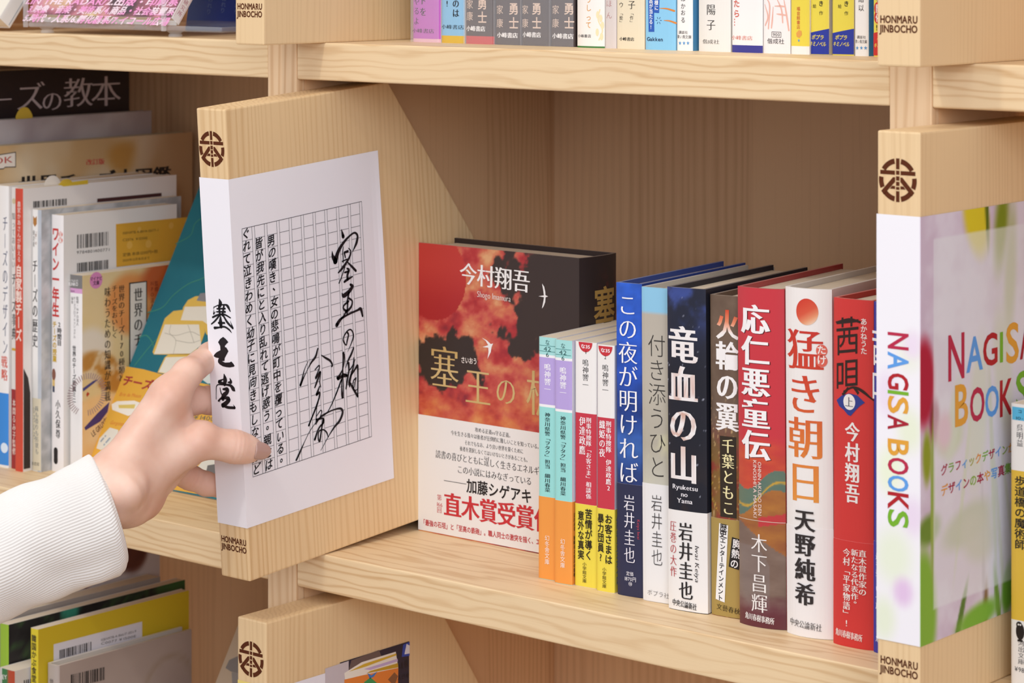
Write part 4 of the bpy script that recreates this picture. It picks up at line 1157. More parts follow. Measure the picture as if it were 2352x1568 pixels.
topbook('thin grey spine with pink lettering in the row above', 1390, 1416.5, 46, 'D5CBC6', [('v', 'ほん', 1399, (8, 35), 18, 'B8807E', 'th')], right='CFC6C2', d=150)
topbook('cream spine with black lettering in the row above', 1417, 1481.5, 46, 'E6D9BC', [('v', '子', 1451, (11,), 22, KB, 'm'), ('v', 'ウ', 1427, (11,), 14, KB, 'm'), ('v', '「作」', 1451, (30, 41, 52), 11, KB, 'm'), ('v', '「絵」', 1427, (30, 41, 52), 11, KB, 'm'), ('h', '小峰書店', (1423, 1457), 89, 9, KB, 'mb')], right='CDAE88')
def gak(b, k, sf):
    k.poly(sf, pxp(sf, [(1491, -8), (1502, -8), (1502, 29), (1514, 30), (1515, -8)]), '2F5CB4', .12); k.poly(sf, pxp(sf, [(1489, -8), (1502, -8), (1503, 73), (1490, 73)]), '2F5CB4', .12)
    k.v(sf, '品が当たる!', -4, 68, sf.uv(1495.5, 40)[0], 3.1, 'F0F2F6', 'gb', lift=.2); k.v(sf, '様に', 0, 24, sf.uv(1508, 14)[0], 3.1, 'F0F2F6', 'gb', lift=.2)
    for P in (((1515, 19), (1532, 20), (1549, 25)), ((1525, 47), (1538, 48), (1553, 53))): k.stroke(sf, [(*sf.uv(*q), w_) for q, w_ in zip(P, (.3, .9, 1.2))], 'D8863A', .12)
    for i in range(6):
        c, s_ = math.cos(i * 1.05), math.sin(i * 1.05); k.line(sf, sf.uv(1513 + 3 * c, 47 + 4 * s_), sf.uv(1513 + 7 * c, 47 + 9 * s_), .35, '2A4A78', .12)
topbook('sky blue spine with a slanted blue label in the row above', 1482.5, 1553, 46, '8AC8EA', [('h', 'Gakken', (1486, 1523), 89, 12, '223050', 'gb')], right='8AC8EA', extra=gak, mat=M_GLOSS)
def stars(n, u0, du, v, e):
    def f(b, k, sf):
        for i in range(n):
            p = sf.uv(u0 + du * i, v); r_ = e / sf.ppm(*p) / 2
            k.poly(sf, [(p[0] + r_ * (1 if j % 2 == 0 else .42) * .9 * math.sin(j * math.pi / 5), p[1] + r_ * (1 if j % 2 == 0 else .42) * math.cos(j * math.pi / 5)) for j in range(10)], '5E9CD2', .14)
    return f
topbook('white paperback with blue side and three blue stars, beside the sky blue spine', 1555, 1592, 46, 'F2F0EC', [('v', 'はかおる', 1569, (-3, 14, 29, 46), 14, KB, 'g'), ('h', '講談社', (1559, 1580), 74, 8, '4A4646', 'g'), ('h', '青い鳥文庫', (1556, 1589), 84, 9, '4A4646', 'g')], right='5AA0CE', h=173, extra=stars(3, 1562, 9.2, 99, 10))
topbook('broad ivory spine with large grey characters in the row above', 1605, 1679, 46, 'EAE6DE', [('v', '陽子', 1633, (22, 57), 27, '3E3A36', 'm'), ('h', '偕成社', (1614, 1653), 95, 11, '6A645C', 'm')], right='D9D4CC', bulge=2.2, pw=2.4)
topbook('white spine with pink lettering and an indigo foot in the row above', 1681.5, 1752.5, 46, [(None, 'F0EDEA'), (104, '3C3C8E')], [('v', 'たら…', 1692, (8, 31, 51), 19, 'D2604E', 'gb'), ('h', '小峰書店', (1680, 1729), 86, 11, 'D87A66', 'm')], right='E6E2E0')
def nine(b, k, sf):
    for P in (((1773, 73), (1794, 74)), ((1773, 85), (1794, 86)), ((1773, 73), (1773, 85)), ((1794, 74), (1794, 86))): k.line(sf, sf.uv(*P[0]), sf.uv(*P[1]), .28, '3A3634', .12)
    for P in (((1757, 10), (1764, 38), (1758, 58)), ((1761, -4), (1768, 14), (1765, 66)), ((1776, 16), (1774, 45), (1772, 64)), ((1800, -4), (1806, 30), (1812, 70)), ((1783, -6), (1795, 22), (1798, 52)), ((1784, 32), (1792, 33), (1806, 35)), ((1780, 14), (1792, 14), (1802, 15))):
        k.stroke(sf, [(*sf.uv(*q), w_) for q, w_ in zip(P, (.4, 1.0, .8))], 'E8B4A4', .11)
topbook('white spine with a boxed number and pale pink strokes in the row above', 1753.5, 1816, 46, 'F0ECEA', [('h', '900', (1775, 1792), 79, 10, '3A3634', 'g'), ('h', '偕成社', (1762, 1802), 94, 13, '2E2A2A', 'g')], extra=nine)
topbook('yellow spine with red lettering and a white foot in the row above', 1817, 1860, 46, [(None, 'E8D44A'), (106, 'F2F0EA')], [('v', '福音館書店', 1834, (20, 31, 41, 51.5, 62), 10, 'C8443A', 'g')], extra=lambda b, k, sf: (k.poly(sf, pxp(sf, [(1829, 76), (1835, 69), (1841, 71), (1842, 80), (1836, 87), (1830, 84)]), 'E0A050', .12), stars(1, 1835, 1, 93, 8)(b, k, sf)))
def popla(label, u0, u1, slant, uk, v_):
    def f(b, k, sf):
        k.poly(sf, pxp(sf, [(u0 + .5, slant[0]), (u1 - .5, slant[1]), (u1 - .5, 125), (u0 + .5, 124)]), '2B3A9E', .1)
        c = (u0 + u1) / 2 - 4
        k.hp(sf, 'ポプラ', (c - 15, 85 + v_), (c + 13, 86 + v_), 12, col='E8D85A', sty='gb', lift=.18, shear=.2); k.hp(sf, 'キミノベル', (c - 19, 100 + v_), (c + 18, 101.5 + v_), 12, col='E8D85A', sty='gb', lift=.18, shear=.2)
    topbook(label, u0, u1, 48, 'E8D648', [('v', 'き', uk, (8 + v_,), 14, KB, 'gb'), ('v', '絵', uk - 15, (14 + v_,), 10, KB, 'g'), ('v', '作', uk, (30 + v_,), 11, KB, 'g')], right='D8CDB8', h=173, extra=f, mat=M_GLOSS)
popla('yellow spine with a blue foot, beside the white footed yellow spine', 1861.5, 1905, (75, 66), 1886, 0)
popla('yellow spine with a blue foot, left of a blue starred white paperback', 1912, 1962, (76, 66), 1944, .5)
topbook('white paperback with three blue stars, between yellow spines in the row above', 1963.5, 1996, 48, 'F2F0EC', [('v', '結以', 1978, (-2, 18), 16, KB, 'g'), ('h', '講談社', (1968, 1989), 85, 8, '4A4646', 'g'), ('h', '青い鳥文庫', (1965, 1992), 95, 9, '4A4646', 'g')], right='4E98C8', h=173, extra=stars(3, 1969, 9.6, 110, 10))
def redy(b, k, sf):
    k.poly(sf, pxp(sf, [(2006.5, 76), (2040, 68), (2040, 128), (2006.5, 127)]), 'CC3430', .1)
    for v in (19, 40): p = sf.uv(2019, v); k.disc(sf, p, 3.6, 'C83A38', .12, 24, ry=3.9)
    k.v(sf, '開', 9, 30, sf.uv(2019, 19)[0], 4.6, 'F4EEEA', 'gb', lift=.2); k.v(sf, '催', 30, 51, sf.uv(2019, 40)[0], 4.6, 'F4EEEA', 'gb', lift=.2)
    k.v(sf, 'を', -12, 8, sf.uv(2019, 0)[0], 4.6, '2B3A9E', 'gb', lift=.2)
    for u in (2014, 2019): k.v(sf, '!', 54, 72, sf.uv(u, 63)[0], 4, KB, 'gb', lift=.2)
    k.hp(sf, 'ポプラ', (2014, 87), (2044, 89), 12, col='E8D85A', sty='gb', lift=.2, shear=.2); k.hp(sf, 'キミノベル', (2008, 104), (2046, 106), 12, col='E8D85A', sty='gb', lift=.2, shear=.2)
topbook('yellow and red spine at the right end, against the wooden block', 2006.5, 2044, 46, 'E8D648', [], right='CC3430', h=173, extra=redy, mat=M_GLOSS)

# ------------------------------------------------------------------ left cell: cheese books
G3 = 'cheese books in the left cell'
def lbook(label, X1, u1, w, h, d, spine, right, z=0.0, res=None, style='paper', bulge=.8, pw=5, yaw=0.0, group=G3, left='E8E4DE', lean=0.0, vt=None):
    Y = yat(u1, X1, z)
    if vt: h = zat(u1, vt, X1) - z
    return Book(label, group, X1 - w, Y, w, h, d, yaw=yaw, lean=lean, z=z, style=style, bulge=bulge, pw=pw, spine=spine, right=right, left=left, res=res)
def barcode(k, sf, q0, q1, hpx, n=42, seed=1, col='2A2624', lift=.15):
    p0, p1 = sf.uv(*q0), sf.uv(*q1); hm = hpx / sf.ppm(*p0); rs = np.random.RandomState(seed)
    wd = rs.choice([1, 1, 2, 3], n).astype(float); x = np.concatenate([[0], np.cumsum(wd)]); x = x / x[-1]
    for i in range(0, n, 2):
        a, b_ = p0 + (p1 - p0) * x[i], p0 + (p1 - p0) * x[i + 1]
        k.poly(sf, [a, b_, (b_[0], b_[1] - hm), (a[0], a[1] - hm)], col, lift)
r2 = lambda x, y: (x / 3.564, 400 + y / 3.564)
r3 = lambda x, y: (x / 3.564, 760 + y / 3.564)
r1 = lambda x, y: (x / 3.564, y / 3.564)
r4 = lambda x, y: (x / 3.58, 1130 + y / 3.58)

# small paperback with cheese photographs
def mini_cover(y, z):
    t = 1 - z / 153; n = fbm(y / 14, z / 14, 88, 4)
    c = mixc(c3('DCC890'), c3('E4CFA4'), n)
    c = mixc(c, mixc(c3('E2A260'), c3('D98A4A'), n), blob(y, z, 52, 126, 30, 26, -20, .25))
    c = mixc(c, c3('C4602E'), blob(y, z, 92, 142, 34, 20, 0, .3)); c = mixc(c, c3('E0DACC'), blob(y, z, 8, 96, 22, 18, 0, .4))
    c = mixc(c, mixc(c3('D8C8A8'), c3('B9853E'), sstep(.4, .6, n)), blob(y, z, 24, 76, 30, 14, -28, .2))
    c = mixc(c, c3('DE8A32'), sstep(58, 50, z + .12 * y)); c = mixc(c, mixc(c3('E6BC7C'), c3('EFD0A0'), n), blob(y, z, 18, 34, 34, 26, 0, .15))
    return mixc(c, c3('E89A30'), sstep(9, 5, z))
b = lbook('small cheese paperback with a white spine, under the teal leaning cover', -581, 189, 14.0, 153, 106, [(None, '7A7876'), (662, 'D8A0CC'), (673, 'F0EEEC')], mini_cover, res=1.6)
k, sf, R = b.ink, b.S, b.R
k.hp(sf, 'MYNAVI', r2(563, 870), r2(640, 872), 9, col='E4E2E0', sty='g'); k.hp(sf, 'BUNKO', r2(563, 897), r2(640, 899), 11, col='F0EEEC', sty='gb'); k.hp(sf, '064', r2(580, 955), r2(612, 956), 7, col='6A4A68')
k.v(sf, '監修・NPO法人', r2(0, 1000)[1], r2(0, 1240)[1], 9.4, 3.0, '4A4644', 'g'); k.v(sf, 'チーズプロフェッショナル', r2(0, 1000)[1], r2(0, 1345)[1], 6.0, 2.8, '4A4644', 'g'); k.v(sf, '協会', r2(0, 1000)[1], r2(0, 1060)[1], 3.2, 2.8, '4A4644', 'g')
k.v(sf, '世界のチーズ図鑑ミニ', r2(0, 1400)[1], r3(0, 590)[1], 5.6, 4.4, '2E2A2A', 'gb')
p = R.uv(*r2(786, 868)); k.disc(R, p, 6.4, 'D88CC0', .12, 28); k.hp(R, 'マイナビ', r2(735, 858), r2(836, 848), 10, col='4A2A44', sty='gb', lift=.2); k.hp(R, '文庫', r2(760, 892), r2(812, 886), 11, col='4A2A44', sty='gb', lift=.2)
def rv(txt, x, y0, y1, wm, col='3A3028', sty='mb'):
    a = R.uv(*r2(x, (y0 + y1) / 2))[0]; k.v(R, txt, r2(0, y0)[1], r2(0, y1)[1], a, wm, col, sty)
rv('世界のチーズ170種類と', 995, 905, 1700, 6.6); rv('チーズをおいしく', 938, 905, 1345, 6.0); rv('味わうための知識が満載', 880, 920, 1860, 6.4)
P = [r2(1056, 888), r2(1202, 872), r2(1205, 1700), r2(1056, 1700)]
k.poly(R, pxp(R, P), '3A342E', .12); P = [r2(1066, 898), r2(1194, 882), r2(1196, 1690), r2(1066, 1690)]; k.poly(R, pxp(R, P), 'E2DED6', .2)
a = R.uv(*r2(1130, 1100))[0]; k.v(R, '世界のチーズ図鑑', r2(0, 925)[1], r2(0, 1900)[1], a, 9.4, '2A2420', 'mb', lift=.3)
rv('監修', 1280, 870, 960, 4, '8A3A24'); rv('NPO法人', 1245, 870, 1100, 4, '8A3A24')
c_ = R.uv(*r3(712, 520))
for i in range(44):
    an = i * .13 - 1.5
    for r0_, r1_ in ((12, 16.5),): k.line(R, (c_[0] + r0_ * math.cos(an) * 1.2, c_[1] + r0_ * math.sin(an)), (c_[0] + r1_ * math.cos(an) * 1.2, c_[1] + r1_ * math.sin(an)), .7, 'A08A98', .12)
k.poly(R, pxp(R, [r3(705, 520), r3(715, 498), r3(733, 512), r3(712, 540)]), 'B8442E', .14)
k.poly(R, pxp(R, [r3(690, 790), r3(800, 670), r3(895, 580), r3(880, 660), r3(820, 740), r3(700, 812)]), '4A3A78', .14)
k.poly(R, pxp(R, [r3(676, 470), r3(760, 410), r3(800, 395), r3(770, 425), r3(680, 495)]), '4A4A88', .14)
k.hp(R, 'LE GRUYÈRE', r3(750, 850), r3(900, 700), 18, col='6A4A3A', sty='gb')
b.done()

# white book with red katakana title
b = lbook('white book with red title, barcode and orange price panel on its back', -597.6, 146, 14.0, 198.5, 118, 'F2EEEC', 'EDEAE6')
k, sf, R = b.ink, b.S, b.R
k.v(sf, 'ワイン一年生', r2(0, 425)[1], r2(0, 1170)[1], 5.6, 8.6, 'CC3A36', 'gx'); k.disc(sf, (11.2, sf.zv(r2(0, 492)[1], 11)), 2.2, 'D86A58', .12, 16); k.disc(sf, (11.2, sf.zv(r2(0, 540)[1], 11)), 2.2, 'D86A58', .12, 16)
k.v(sf, '図解', r2(0, 470)[1], r2(0, 565)[1], 11.2, 3.2, 'F6EEEA', 'gb', lift=.2)
k.v(sf, '2時間目', r2(0, 1205)[1], r2(0, 1405)[1], 10.0, 5.2, '2E2A2A', 'gb'); k.v(sf, 'チーズの授業', r2(0, 1200)[1], r3(0, 255)[1], 4.4, 5.0, 'CFA822', 'gx')
k.v(sf, '小久保尊', r3(0, 560)[1], r3(0, 880)[1], 8.4, 5.6, '2A2626', 'mb'); k.poly(sf, [(5.8 + 3.2 * math.sin(q_) * (1 + .3 * math.cos(q_ * 2)), sf.zv(r3(0, 1020)[1], 6) + 6.5 * math.cos(q_)) for q_ in np.linspace(0, 6.0, 24)], '2A2626', .12)
k.disc(sf, (3.4, sf.zv(r3(0, 355)[1], 4)), 2.4, '8A5A4A', .12, 18, ry=4.5); k.quad(sf, 1.6, 4.8, sf.zv(r3(0, 450)[1], 4), sf.zv(r3(0, 390)[1], 4), 'E0C07A', .12); k.quad(sf, 2.0, 4.4, sf.zv(r3(0, 500)[1], 4), sf.zv(r3(0, 450)[1], 4), '3A4258', .12)
barcode(k, R, r2(630, 495), r2(894, 468), 32, 48, 3); k.hp(R, '9784801400771', r2(626, 640), r2(898, 615), 10, col='4A4644'); barcode(k, R, r2(630, 727), r2(895, 698), 21, 48, 4)
k.poly(R, pxp(R, [r2(948, 408), r2(1540, 350), r2(1545, 690), r2(952, 760)]), 'DDA83A', .12)
for x, y, r_ in ((1060, 580, 3), (1215, 570, 3.2), (1400, 420, 2.6), (1140, 450, 2)): k.disc(R, R.uv(*r2(x, y)), r_, 'E6B654', .16, 16)
k.hp(R, 'ISBN978-4-8014-0077-1', r2(1002, 482), r2(1296, 455), 8, col='5A4A28', lift=.22); k.hp(R, 'C2076  ¥1200E', r2(1002, 538), r2(1208, 520), 8, col='5A4A28', lift=.22); k.hp(R, '定価 本体1200円+税', r2(1002, 660), r2(1290, 630), 9, col='5A4A28', lift=.22); k.hp(R, '2020年12月末日まで', r2(1002, 706), r2(1225, 684), 7, col='5A4A28', lift=.22)
b.done()
b = lbook('cheese history book with white and grey spine, beside the red titled book', -612.6, 95, 10.6, 202.5, 146, lambda a, z: np.where((a < 7.6)[:, None], mixc(c3('F0EEEA'), c3('DAD8D0'), sstep(90, 20, z)), mixc(c3('C9CCD0'), c3('A9B2BC'), fbm(a / 4, z / 9, 91, 4))), lambda y, z: mixc(c3('C9CACB'), c3('A5A8AA'), sstep(.3, .7, fbm(y / 10, z / 10, 93, 4))), res=2.2)
k, sf = b.ink, b.S
k.v(sf, 'チーズの歴史', r2(0, 690)[1], r2(0, 1420)[1], 4.0, 6.6, '2E2A2A', 'mb'); k.v(sf, '「食」の', r2(0, 450)[1], r2(0, 580)[1], 5.2, 2.4, '8A5A2A', 'm'); k.v(sf, '図書館', r2(0, 455)[1], r2(0, 595)[1], 2.6, 2.2, '3A3634', 'm')
for sgn in (-1, 1): k.poly(sf, [(4.0, sf.zv(r2(0, 360)[1], 4)), (4.0 + sgn * 2.2, sf.zv(r2(0, 340)[1], 4)), (4.0 + sgn * 2.2, sf.zv(r2(0, 405)[1], 4)), (4.0, sf.zv(r2(0, 430)[1], 4))], 'B0783A', .12)
zz = sf.zv(r3(0, 550)[1], 5); k.quad(sf, .1, 10.4, 1, zz, 'D9CFB4', .13); k.v(sf, '味も香りも形状も', r3(0, 610)[1], r3(0, 1010)[1], 6.4, 4.0, '6A747C', 'm', lift=.2); k.v(sf, 'いろいろ', r3(0, 610)[1], r3(0, 890)[1], 3.4, 3.0, '6A747C', 'm', lift=.2); k.hp(sf, '原書房', r3(262, 1080), r3(325, 1090), 9, col='4A4640', sty='m', lift=.2)
b.done()
b = lbook('white book with a red spine and orange lettering among the cheese books', -624.2, 53, 9.2, 218.8, 160, [(None, 'CC4A34')], 'EAE6E2')
k, sf, R = b.ink, b.S, b.R
k.v(sf, '農家かあさんが教える', r2(0, 220)[1], r2(0, 720)[1], 5.4, 4.2, 'F0E2D8', 'g'); k.v(sf, '自家製チーズ', r2(0, 740)[1], r2(0, 1370)[1], 5.0, 7.0, 'F2D9CC', 'gx')
barcode(k, R, r2(272, 222), r2(548, 198), 15, 44, 6); k.poly(R, pxp(R, [r2(795, 200), r2(1322, 152), r2(1322, 185), r2(795, 230)]), '4A2A2C', .12); k.poly(R, pxp(R, [r2(470, 80), r2(720, 45), r2(720, 80), r2(520, 100)]), 'D8BA3A', .12)
k.poly(R, [(0.5, 2), (7, 2), (7, 60), (5, 72), (.5, 80)], '3A3230', .12)
b.done()
b = lbook('white speckled book with a dark red foot in the left cell', -634.4, 43, 8.8, 218.9, 150, [(None, 'E2DCD6'), (894, '9A2A2C')], 'E4E0DA')
k, sf = b.ink, b.S
k.v(sf, '知っておいしい', r2(0, 310)[1], r2(0, 770)[1], 3.6, 3.8, '6A6460', 'm'); k.v(sf, 'チーズ事典', r2(0, 800)[1], r2(0, 1360)[1], 4.2, 5.6, '3E3836', 'mb'); k.v(sf, '本間るみ子監修', r3(0, 555)[1], r3(0, 1015)[1], 4.2, 3.8, 'EFD8CC', 'mb'); k.disc(sf, (4, sf.zv(r2(0, 220)[1], 4)), 2.2, 'CDBE9A', .12, 14); k.quad(sf, 1.5, 6.5, sf.zv(r3(0, 160)[1], 4), sf.zv(r3(0, 140)[1], 4), 'D0A23A', .12)
b.done()
b = lbook('white book with a bright blue foot at the left edge', -644.4, 20, 19, 219.5, 150, [(None, 'EFECE8'), (901, '3A8AD8'), (1066, 'E8E6E2')], 'E8E4E0')
k, sf = b.ink, b.S
k.v(sf, 'チーズのデザイン', r2(0, 330)[1], r3(0, 200)[1], 15.5, 5.6, '3A4468', 'm'); k.v(sf, '戦略', r3(0, 200)[1], r3(0, 410)[1], 14.6, 7.0, 'D8604E', 'mb'); k.disc(sf, (14.5, sf.zv(r3(0, 955)[1], 14)), 4.0, 'D8E6F2', .14, 20)
b.done()
def dk_cover(y, z):
    n = fbm(y / 60, z / 50, 95, 3)
    c = mixc(c3('DCCDB0'), c3('C9A878'), sstep(.35, .7, n)); c = mixc(c, c3('C08A3A'), .8 * blob(y, z, 150, 232, 22, 16, 0, .5)); c = mixc(c, c3('E8DCC4'), .7 * blob(y, z, 176, 240, 14, 40, -30, .7))
    return mixc(c, c3('BE9A72'), sstep(150, 210, y))
X1 = -666
zt_ = zat(442, 303, X1); yr = yat(442, X1, zt_); yf = yr - 226
b = Book('large beige cheese encyclopedia with bold black title, behind the shorter books', G3, X1 - 14, yf, 14, zt_, 226, style='hard', spine='D8C8A8', right=dk_cover, left='C8B898', res=4.5)
k, R = b.ink, b.R
k.hp(R, 'DK', r1(-55, 1318), r1(108, 1300), 22, col='B84038', sty='m', lift=.25)
k.poly(R, pxp(R, [r1(-70, 1275), r1(28, 1258), r1(130, 1242), r1(130, 1370), r1(40, 1372), r1(28, 1385), r1(-70, 1390)]), '4A4440', .12); k.poly(R, pxp(R, [r1(-64, 1282), r1(28, 1265), r1(124, 1250), r1(124, 1362), r1(40, 1364), r1(28, 1376), r1(-64, 1384)]), 'E9E2D6', .16)
k.hp(R, '改訂版', r1(703, 1328), r1(856, 1320), 15, col='C83A3A', sty='mb')
k.hp(R, '世界チーズ大図鑑', r1(150, 1528), r1(1400, 1436), 50, col='2A2422', sty='mx')
b.done()
X1 = -684; zt_ = zat(348, 254, X1); yr = yat(348, X1, zt_)
b = Book('grey plain backed book in front of the black titled one', G3, X1 - 12, yr - 190, 12, zt_, 190, style='hard', spine='BBB6B4', right=lambda y, z: mixc(c3('C2BCBC'), c3('A99EA0'), sstep(.3, .75, fbm(y / 30, z / 30, 97, 3))), left='BBB6B4', res=6); b.done()
X1 = -702; yr = yat(297, X1, 300)
b = Book('black book with large pale brush title at the top left', G3, X1 - 20, yr - 210, 20, 306, 210, spine='2A2426', right='2E2628', left='2A2426')
k, R = b.ink, b.R
for ch, x, y, e in (('ー', 30, 815, 160), ('ズ', 250, 790, 260), ('の', 425, 825, 190), ('教', 640, 755, 260), ('本', 868, 745, 270), ('チ', -160, 830, 240)):
    p = R.uv(*r1(x, y)); m_ = e / 3.564 / R.ppm(*p); wd = m_ * 1.25
    k.gl(R, ch, p - np.array([.5 * wd, .38 * m_]), (wd, 0), (0, m_), 'CFC2C4', 'm', .15)
b.done()

# teal cover leaning back, cover facing out
G_T = None
def leaner(label, group, P, w, h, t, lean, yaw, paint, res=None, spine='E8E4DE', z=0.0, mat=None, name='book'):
    M = Matrix.Rotation(math.radians(-90 + yaw), 4, 'Z') @ Matrix.Rotation(math.radians(-lean), 4, 'Y')
    o = Vector(P) - M @ Vector((t, 0, 0))
    return Book(label, group, o.x, o.y, t, h, w, yaw=-90 + yaw, lean=-lean, z=o.z, spine=spine, right=paint, left='E8E4DE', res=res, mat=mat, bulge=.3, name=name)
def teal(y, z):
    n = fbm(y / 40, z / 40, 99, 3)
    return mixc(c3('1F6678'), c3('2E7C86'), n)
b = leaner('teal and yellow cheese map book leaning back behind the fingers', None, (-578.2, 71, .6), 150, 250, 9, 29, 0, teal, res=6, spine='2A6A78', mat=M_MATTE)
k, R = b.ink, b.R
def tp(P): return pxp(R, P)
k.poly(R, tp([(289, 841), (330, 848), (400, 867), (520, 900), (520, 1146), (187, 1087)]), 'E4AE42', .12)
for P in ([(1100, 1568), (1210, 1430), (1300, 1330)], [(1200, 1135), (1330, 1090), (1420, 990), (1540, 900), (1640, 860), (1720, 820)], [(1140, 1335), (1200, 1320), (1250, 1380), (1258, 1420)], [(1440, 570), (1560, 500), (1600, 400), (1700, 330)]):
    k.stroke(R, [(*R.uv(*r2(*q)), 1.0) for q in P], '3E8A78', .13)
CR_, YE = 'E9E3D2', 'E2BC58'
k.poly(R, tp([r2(*q) for q in ((1500, 1090), (1540, 1030), (1600, 1000), (1740, 985), (1740, 1340), (1690, 1310), (1650, 1200), (1480, 1195))]), YE, .14)
k.poly(R, tp([r2(*q) for q in ((1515, 1085), (1740, 1080), (1740, 1260), (1660, 1200), (1480, 1195))]), CR_, .16)
k.poly(R, tp([r2(*q) for q in ((1610, 1035), (1640, 975), (1740, 965), (1740, 1050))]), '8A8A8E', .16)
k.poly(R, tp([r2(*q) for q in ((1350, 1180), (1420, 1120), (1500, 1110), (1480, 1195), (1655, 1200), (1680, 1290), (1640, 1400), (1560, 1480), (1260, 1475), (1250, 1455))]), YE, .15)
k.poly(R, tp([r2(*q) for q in ((1350, 1230), (1630, 1230), (1648, 1400), (1560, 1468), (1262, 1472))]), CR_, .17)
for P in ([(1400, 1235), (1390, 1300), (1440, 1360), (1420, 1470)], [(1350, 1300), (1440, 1320), (1560, 1290), (1635, 1320)], [(1440, 1360), (1560, 1380), (1640, 1360)], [(1540, 1235), (1560, 1290), (1590, 1380)]): k.stroke(R, [(*R.uv(*r2(*q)), .5) for q in P], 'B9B4A4', .19)
k.poly(R, tp([r3(*q) for q in ((1290, 340), (1350, 215), (1420, 165), (1560, 150), (1740, 140), (1740, 400), (1500, 380))]), YE, .15); k.poly(R, tp([r3(*q) for q in ((1300, 335), (1360, 215), (1740, 205), (1740, 330), (1480, 370))]), CR_, .17)
k.poly(R, tp([r3(*q) for q in ((1660, 400), (1700, 350), (1760, 330), (1760, 430), (1700, 430))]), 'D8DED6', .18)
k.poly(R, tp([r3(*q) for q in ((1500, 430), (1620, 420), (1760, 450), (1760, 470), (1500, 500))]), 'E4AE42', .16)
k.hp(R, 'チーズの図鑑', r3(1008, 400), r3(1500, 500), 26, col='A8383A', sty='gx', lift=.2)
k.hp(R, 'Brie de Meaux', r3(980, 515), r3(1160, 530), 12, col='D8763A', sty='g', lift=.2, shear=.2); k.hp(R, 'Gorgonzola', r3(905, 745), r3(1040, 765), 12, col='D8763A', sty='g', lift=.2, shear=.2)
k.poly(R, tp([r3(*q) for q in ((915, 600), (960, 575), (1100, 570), (1180, 600), (1150, 660), (1050, 695), (920, 645))]), 'EFE9DA', .2); k.poly(R, tp([r3(*q) for q in ((970, 605), (1110, 600), (1100, 635), (975, 632))]), 'DCC46A', .22)
k.poly(R, tp([r3(*q) for q in ((790, 960), (815, 880), (900, 790), (970, 810), (960, 900), (830, 975))]), 'E2DDCE', .2)
for i in range(9): k.disc(R, R.uv(*r3(830 + 17 * (i % 5) + 8 * (i // 5), 900 - 20 * (i % 3) + 30 * (i // 5))), .9, '9AA8B4', .22, 10)
k.hp(R, '¥1400', r3(1590, 700), r3(1760, 720), 14, col='5A5A5E', sty='g', lift=.2)
k.poly(R, tp([r3(*q) for q in ((1620, 1110), (1680, 1040), (1780, 1030), (1790, 1180), (1680, 1150))]), 'DEDACB', .2); k.poly(R, tp([r3(*q) for q in ((1690, 1150), (1700, 1100), (1790, 1085), (1790, 1180))]), '6E6A66', .22)
b.done()

# ------------------------------------------------------------------ lower left cell
G4 = 'books in the lower left cell'
LZ = -341.4
def low(label, X1, uf, ur, vf, vr, w, spine, right, res=None, style='paper', left='E4E0DA'):
    zf, zr_ = zat(uf, vf, X1), zat(ur, vr, X1); zt_ = (zf + zr_) / 2
    Y0, Y1 = yat(uf, X1, zt_), yat(ur, X1, zt_)
    return Book(label, G4, X1 - w, Y0, w, zt_ - LZ, min(Y1 - Y0, 270 - Y0), z=LZ, style=style, spine=spine, right=right, left=left, res=res)
def grey_art(y, z): return mixc(mixc(c3('B9AAA0'), c3('A6968E'), fbm(y / 40, z / 40, 101, 3)), c3('9C8A74'), .6 * np.clip(1 - np.abs(np.hypot(y - 110, z - 170) - 26) / 3.5, 0, 1))
b = low('beige book with a barcode in front of the yellow one, lower left', -545, 137, 440, 1530, 1443, 13, 'B8ACA4', grey_art, res=4, style='hard')
k, R = b.ink, b.R; barcode(k, R, r4(582, 1500), r4(862, 1435), 30, 46, 8); b.S and k.v(b.S, '世界の菓子', r4(0, 1530)[1], 1640, 6, 5, '4A4440', 'm'); b.done()
b = low('bright yellow book with a white barcode label, lower left', -560, 88, 434, 1443, 1357, 8.5, 'E0CC30', 'D8BE2C')
k, R = b.ink, b.R
k.v(b.S, '韓国かぶ食堂のすべて', r4(0, 1170)[1], 1640, 4.4, 5.4, '3A3424', 'gb')
k.poly(R, pxp(R, [r4(440, 1250), r4(1168, 1062), r4(1168, 1400), r4(440, 1500)]), 'E6E4EA', .14); barcode(k, R, r4(488, 1298), r4(760, 1225), 20, 46, 9, lift=.2); k.hp(R, 'ISBN978-4-86617-001-9', r4(828, 1215), r4(1120, 1140), 8, col='4A4644', lift=.2); k.hp(R, 'C0077 ¥1500E', r4(828, 1245), r4(1120, 1180), 8, col='4A4644', lift=.2)
b.done()
def jungle(y, z):
    n = fbm(y / 12, z / 12, 103, 4); n2 = vnoise(y / 16, z / 16, 107)
    c = ramp(n, [(.2, '1E1C1C'), (.5, '2C2A2A'), (.6, '3E5A34'), (.7, '2E3A2E'), (.9, '5A5A4A')])
    c = mixc(c, c3('3E9A80'), blob(y, z, 60, 236, 10, 9, 0, .4)); c = mixc(c, c3('3A6A3A'), blob(y, z, 170, 240, 26, 12, 0, .5)); return mixc(c, c3('C85A2C'), blob(y, z, 226, 238, 26, 30, 0, .3))
b = low('dark jungle patterned book just behind the yellow one', -590, 20, 425, 1430, 1335, 10, '9CC23A', jungle, res=4); b.done()
b = low('grey book with pale top edge behind the jungle patterned one', -602, 0, 368, 1422, 1318, 15, '9A9490', 'A9A29C', style='paper')
b.done()
